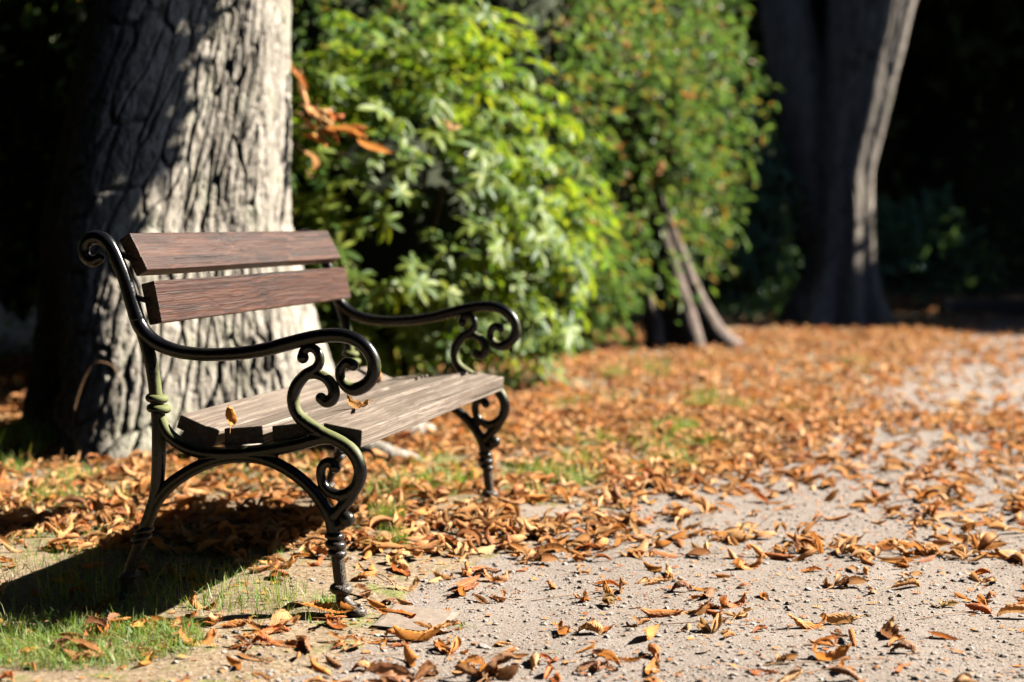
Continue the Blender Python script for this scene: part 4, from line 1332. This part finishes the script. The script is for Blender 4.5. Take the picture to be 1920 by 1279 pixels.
ug = empty("low_shrub", (4.75, 18.2, 0))
tag(ug, "low leafy shrub in the gloom right of the leaning dark trunk", "shrub")
P, d = lumps(2200, (-0.1, 0, 0.4), (0.75, 0.5, 0.7), (0.5, 1.05), 44, 0.5, 3.0, -0.3)
V, F = leaf_quads(P, d + rand_dir(len(P)), d + rand_dir(len(P)), rng.uniform(0.1, 0.18, len(P)), rng.uniform(0.05, 0.08, len(P)))
o = add("foliage", raw_mesh("foliage", V, F, False), CONIFER, ug); o["kind"] = "stuff"

# wood behind: dense shrubs and trees in their own shade
wood = [(-9, 25, 3.2, 7), (-4.5, 24, 3.0, 6.5), (-0.5, 23.5, 2.8, 6.8), (3.6, 24.5, 3.0, 6.6), (7.4, 25, 3.0, 7), (11.6, 25.5, 3.2, 6.8), (16, 27, 3.6, 7.2), (21, 27, 3.6, 7), (-14, 24, 4, 7.5)]
for i, (x, y, r, h) in enumerate(wood):
    e = empty("woodland_shrub", (x, y, 0))
    tag(e, "tall dark shrub in the unlit background wood, %s" % ["behind the big trunk at the left", "left of the evergreen", "behind the evergreen", "between the evergreen and the leaning trunk", "right behind the leaning trunk", "at the right edge of the picture", "outside the picture to the right", "furthest outside to the right", "furthest outside to the left"][i], "shrub", "dark shrubs of the background wood")
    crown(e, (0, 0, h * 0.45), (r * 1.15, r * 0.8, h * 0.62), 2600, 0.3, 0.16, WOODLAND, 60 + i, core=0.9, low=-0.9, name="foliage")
for i, (x, y, r, h) in enumerate([(11.5, 23.0, 3.3, 8), (15.5, 24.0, 3.6, 9), (7.4, 21.0, 3.0, 9), (21, 21.5, 4, 9.5), (-3, 20.5, 3.6, 9.5), (1.5, 21.5, 3.2, 9.5), (12.5, 24, 3.6, 10.5), (27, 24, 4.5, 10)]):
    e = empty("woodland_tree", (x, y, 0))
    tag(e, "tree of the dark background wood, %s" % ["just right of the picture", "well right of the picture", "behind the leaning trunk on its right", "far right of the picture", "behind the big trunk", "behind the evergreen", "at the back right", "furthest to the right"][i], "tree", "trees of the background wood")
    v, f = tube([(0, 0, -0.1), (0.1, 0, h * 0.3), (0.05, 0.1, h * 0.8)], [0.32, 0.26, 0.12], 12)
    add("trunk", raw_mesh("trunk", v, f, True, None, np.full(len(v), 0.8)), BARK2, e)
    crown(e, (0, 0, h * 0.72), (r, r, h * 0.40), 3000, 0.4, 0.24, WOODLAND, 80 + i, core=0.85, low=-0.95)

# unseen trees added behind and left of the viewer to block sky light
for i, (x, y, r, h, lb) in enumerate([(-5.5, -3.5, 4.6, 11, "added unseen tree blocking sky, left behind the viewer"), (2.5, -8.5, 5.0, 11, "added unseen tree blocking sky, straight behind the viewer"), (10.0, -9.0, 4.6, 10, "added unseen tree blocking sky, right behind the viewer"), (-8.5, 4.5, 4.6, 12, "added unseen tree blocking sky, off to the left of the bench"), (-9, 12, 4.2, 11, "added unseen tree blocking sky, far left behind the big trunk")]):
    e = empty("added_blocker_tree", (x, y, 0))
    tag(e, lb, "tree", "added light blocking trees outside the picture")
    v, f = tube([(0, 0, -0.1), (0.1, 0, h * 0.3), (0.05, 0.1, h * 0.7)], [0.45, 0.36, 0.18], 14)
    add("trunk", raw_mesh("trunk", v, f, True, None, np.full(len(v), 0.8)), BARK2, e)
    crown(e, (0, 0, h * 0.55), (r, r, h * 0.44), 4000, 0.4, 0.26, CHESTNUT, 120 + i, core=0.88, low=-0.95)

# unseen shrubs and trees added across the path to cut sky and bounce light
for i, (x, y, r, h) in enumerate([(5.2, 0.5, 1.5, 2.2), (5.0, 3.2, 1.5, 2.1), (5.4, 6.0, 1.5, 2.1), (6.3, 8.6, 1.5, 2.2), (7.4, 11.2, 1.5, 2.3), (8.8, 13.6, 1.6, 2.6), (7.6, 16.6, 1.6, 3.9), (9.6, 16.6, 1.5, 4.4), (12.5, 17.4, 1.7, 5.2)]):
    e = empty("added_path_blocker", (x, y, 0))
    tag(e, "added light blocking shrub outside the picture across the path, %s from the viewer" % ["nearest", "second", "third", "fourth", "fifth", "sixth", "seventh", "eighth", "ninth"][i], "shrub", "added light blocking shrubs across the path")
    crown(e, (0, 0, h * 0.42), (r, r, h * 0.56), 2500, 0.16, 0.09, WOODLAND, 150 + i, core=0.88, low=-0.9, lump=0.12, name="foliage")
for i, (x, y, r, h, lb) in enumerate([(9.5, -3.2, 3.8, 9, "added unseen tree blocking light, to the right of the viewer"), (5.5, -4.6, 3.0, 8, "added unseen tree blocking light, close behind the viewer on the right"), (14, -1.5, 3.8, 9, "added unseen tree blocking light, far to the right of the viewer")]):
    e = empty("added_blocker_tree", (x, y, 0))  # unseen tree, added to shade the ground out of frame
    tag(e, lb, "tree", "added light blocking trees outside the picture")
    v, f = tube([(0, 0, -0.1), (0.1, 0, h * 0.3), (0.05, 0.1, h * 0.7)], [0.4, 0.32, 0.16], 14)
    add("trunk", raw_mesh("trunk", v, f, True, None, np.full(len(v), 0.8)), BARK2, e)
    crown(e, (0, 0, h * 0.58), (r, r, h * 0.42), 3500, 0.4, 0.26, CHESTNUT, 140 + i, core=0.88, low=-0.95)

# edging stone lying past the shaded verge
bm = bmesh.new()
bmesh.ops.create_cube(bm, size=1)
bmesh.ops.scale(bm, vec=(0.95, 0.22, 0.16), verts=bm.verts)
bmesh.ops.bevel(bm, geom=bm.edges[:], offset=0.02, segments=2, affect='EDGES')
m = bpy.data.meshes.new("edging_stone")
bm.to_mesh(m)
bm.free()
o = add("edging_stone", m, STONE, None, (5.25, 17.6, 0.06), (0, 0, 0.12))
tag(o, "pale edging stone low on the ground at the far right of the shaded verge", "stone")

# tall unseen tree added to block high sky; the sun reaches under it
for i, (x, y, r, lb) in enumerate([(8.5, 3.0, 6.0, "added tall unseen tree blocking sky, right of the viewer")]):
    e = empty("added_blocker_tree", (x, y, 0))
    tag(e, lb, "tree", "added light blocking trees outside the picture")
    v, f = tube([(0, 0, -0.1), (0.1, 0, 5), (0.05, 0.1, 12)], [0.42, 0.34, 0.2], 14)
    add("trunk", raw_mesh("trunk", v, f, True, None, np.full(len(v), 0.8)), BARK2, e)
    crown(e, (0, 0, 14.5), (r, r, 4.0), 6000, 0.45, 0.28, CHESTNUT, 160 + i, core=0.88, low=-0.95, lump=0.15)

# unseen shrubs added along the left and behind the viewer to block sky
for i, (x, y, r, h, w) in enumerate([(-4.6, 1.0, 1.7, 3.4, "nearest the viewer"), (-4.8, 3.8, 1.7, 3.4, "level with the near end of the bench"), (-5.0, 6.6, 1.7, 3.6, "level with the big trunk"), (-3.0, -3.2, 1.8, 3.4, "behind the viewer"), (0.6, -5.0, 2.0, 3.2, "straight behind the viewer"), (-5.4, 9.4, 1.7, 3.6, "furthest along")]):
    e = empty("added_border_blocker", (x, y, 0))
    tag(e, "added unseen left border shrub blocking light, " + w, "shrub", "added light blocking shrubs of the left border")
    crown(e, (0, 0, h * 0.42), (r, r, h * 0.58), 2500, 0.2, 0.1, WOODLAND, 170 + i, core=0.9, low=-0.9, lump=0.15, name="foliage")

# leaves that look alike are told apart by their order from left to right
alike = defaultdict(list)
for o in made:
    alike[o["label"]].append(o)
ORD = ["leftmost", "second", "third", "fourth", "fifth", "sixth", "seventh", "eighth"]
for lb, ob in alike.items():
    if len(ob) > 1:
        ob.sort(key=lambda q: q.location.x / q.location.y)
        for i, q in enumerate(ob):
            w = "leftmost" if i == 0 else ("rightmost" if i == len(ob) - 1 else ("middle" if len(ob) == 3 else ORD[min(i, 7)]))
            q["label"] = w + " " + lb
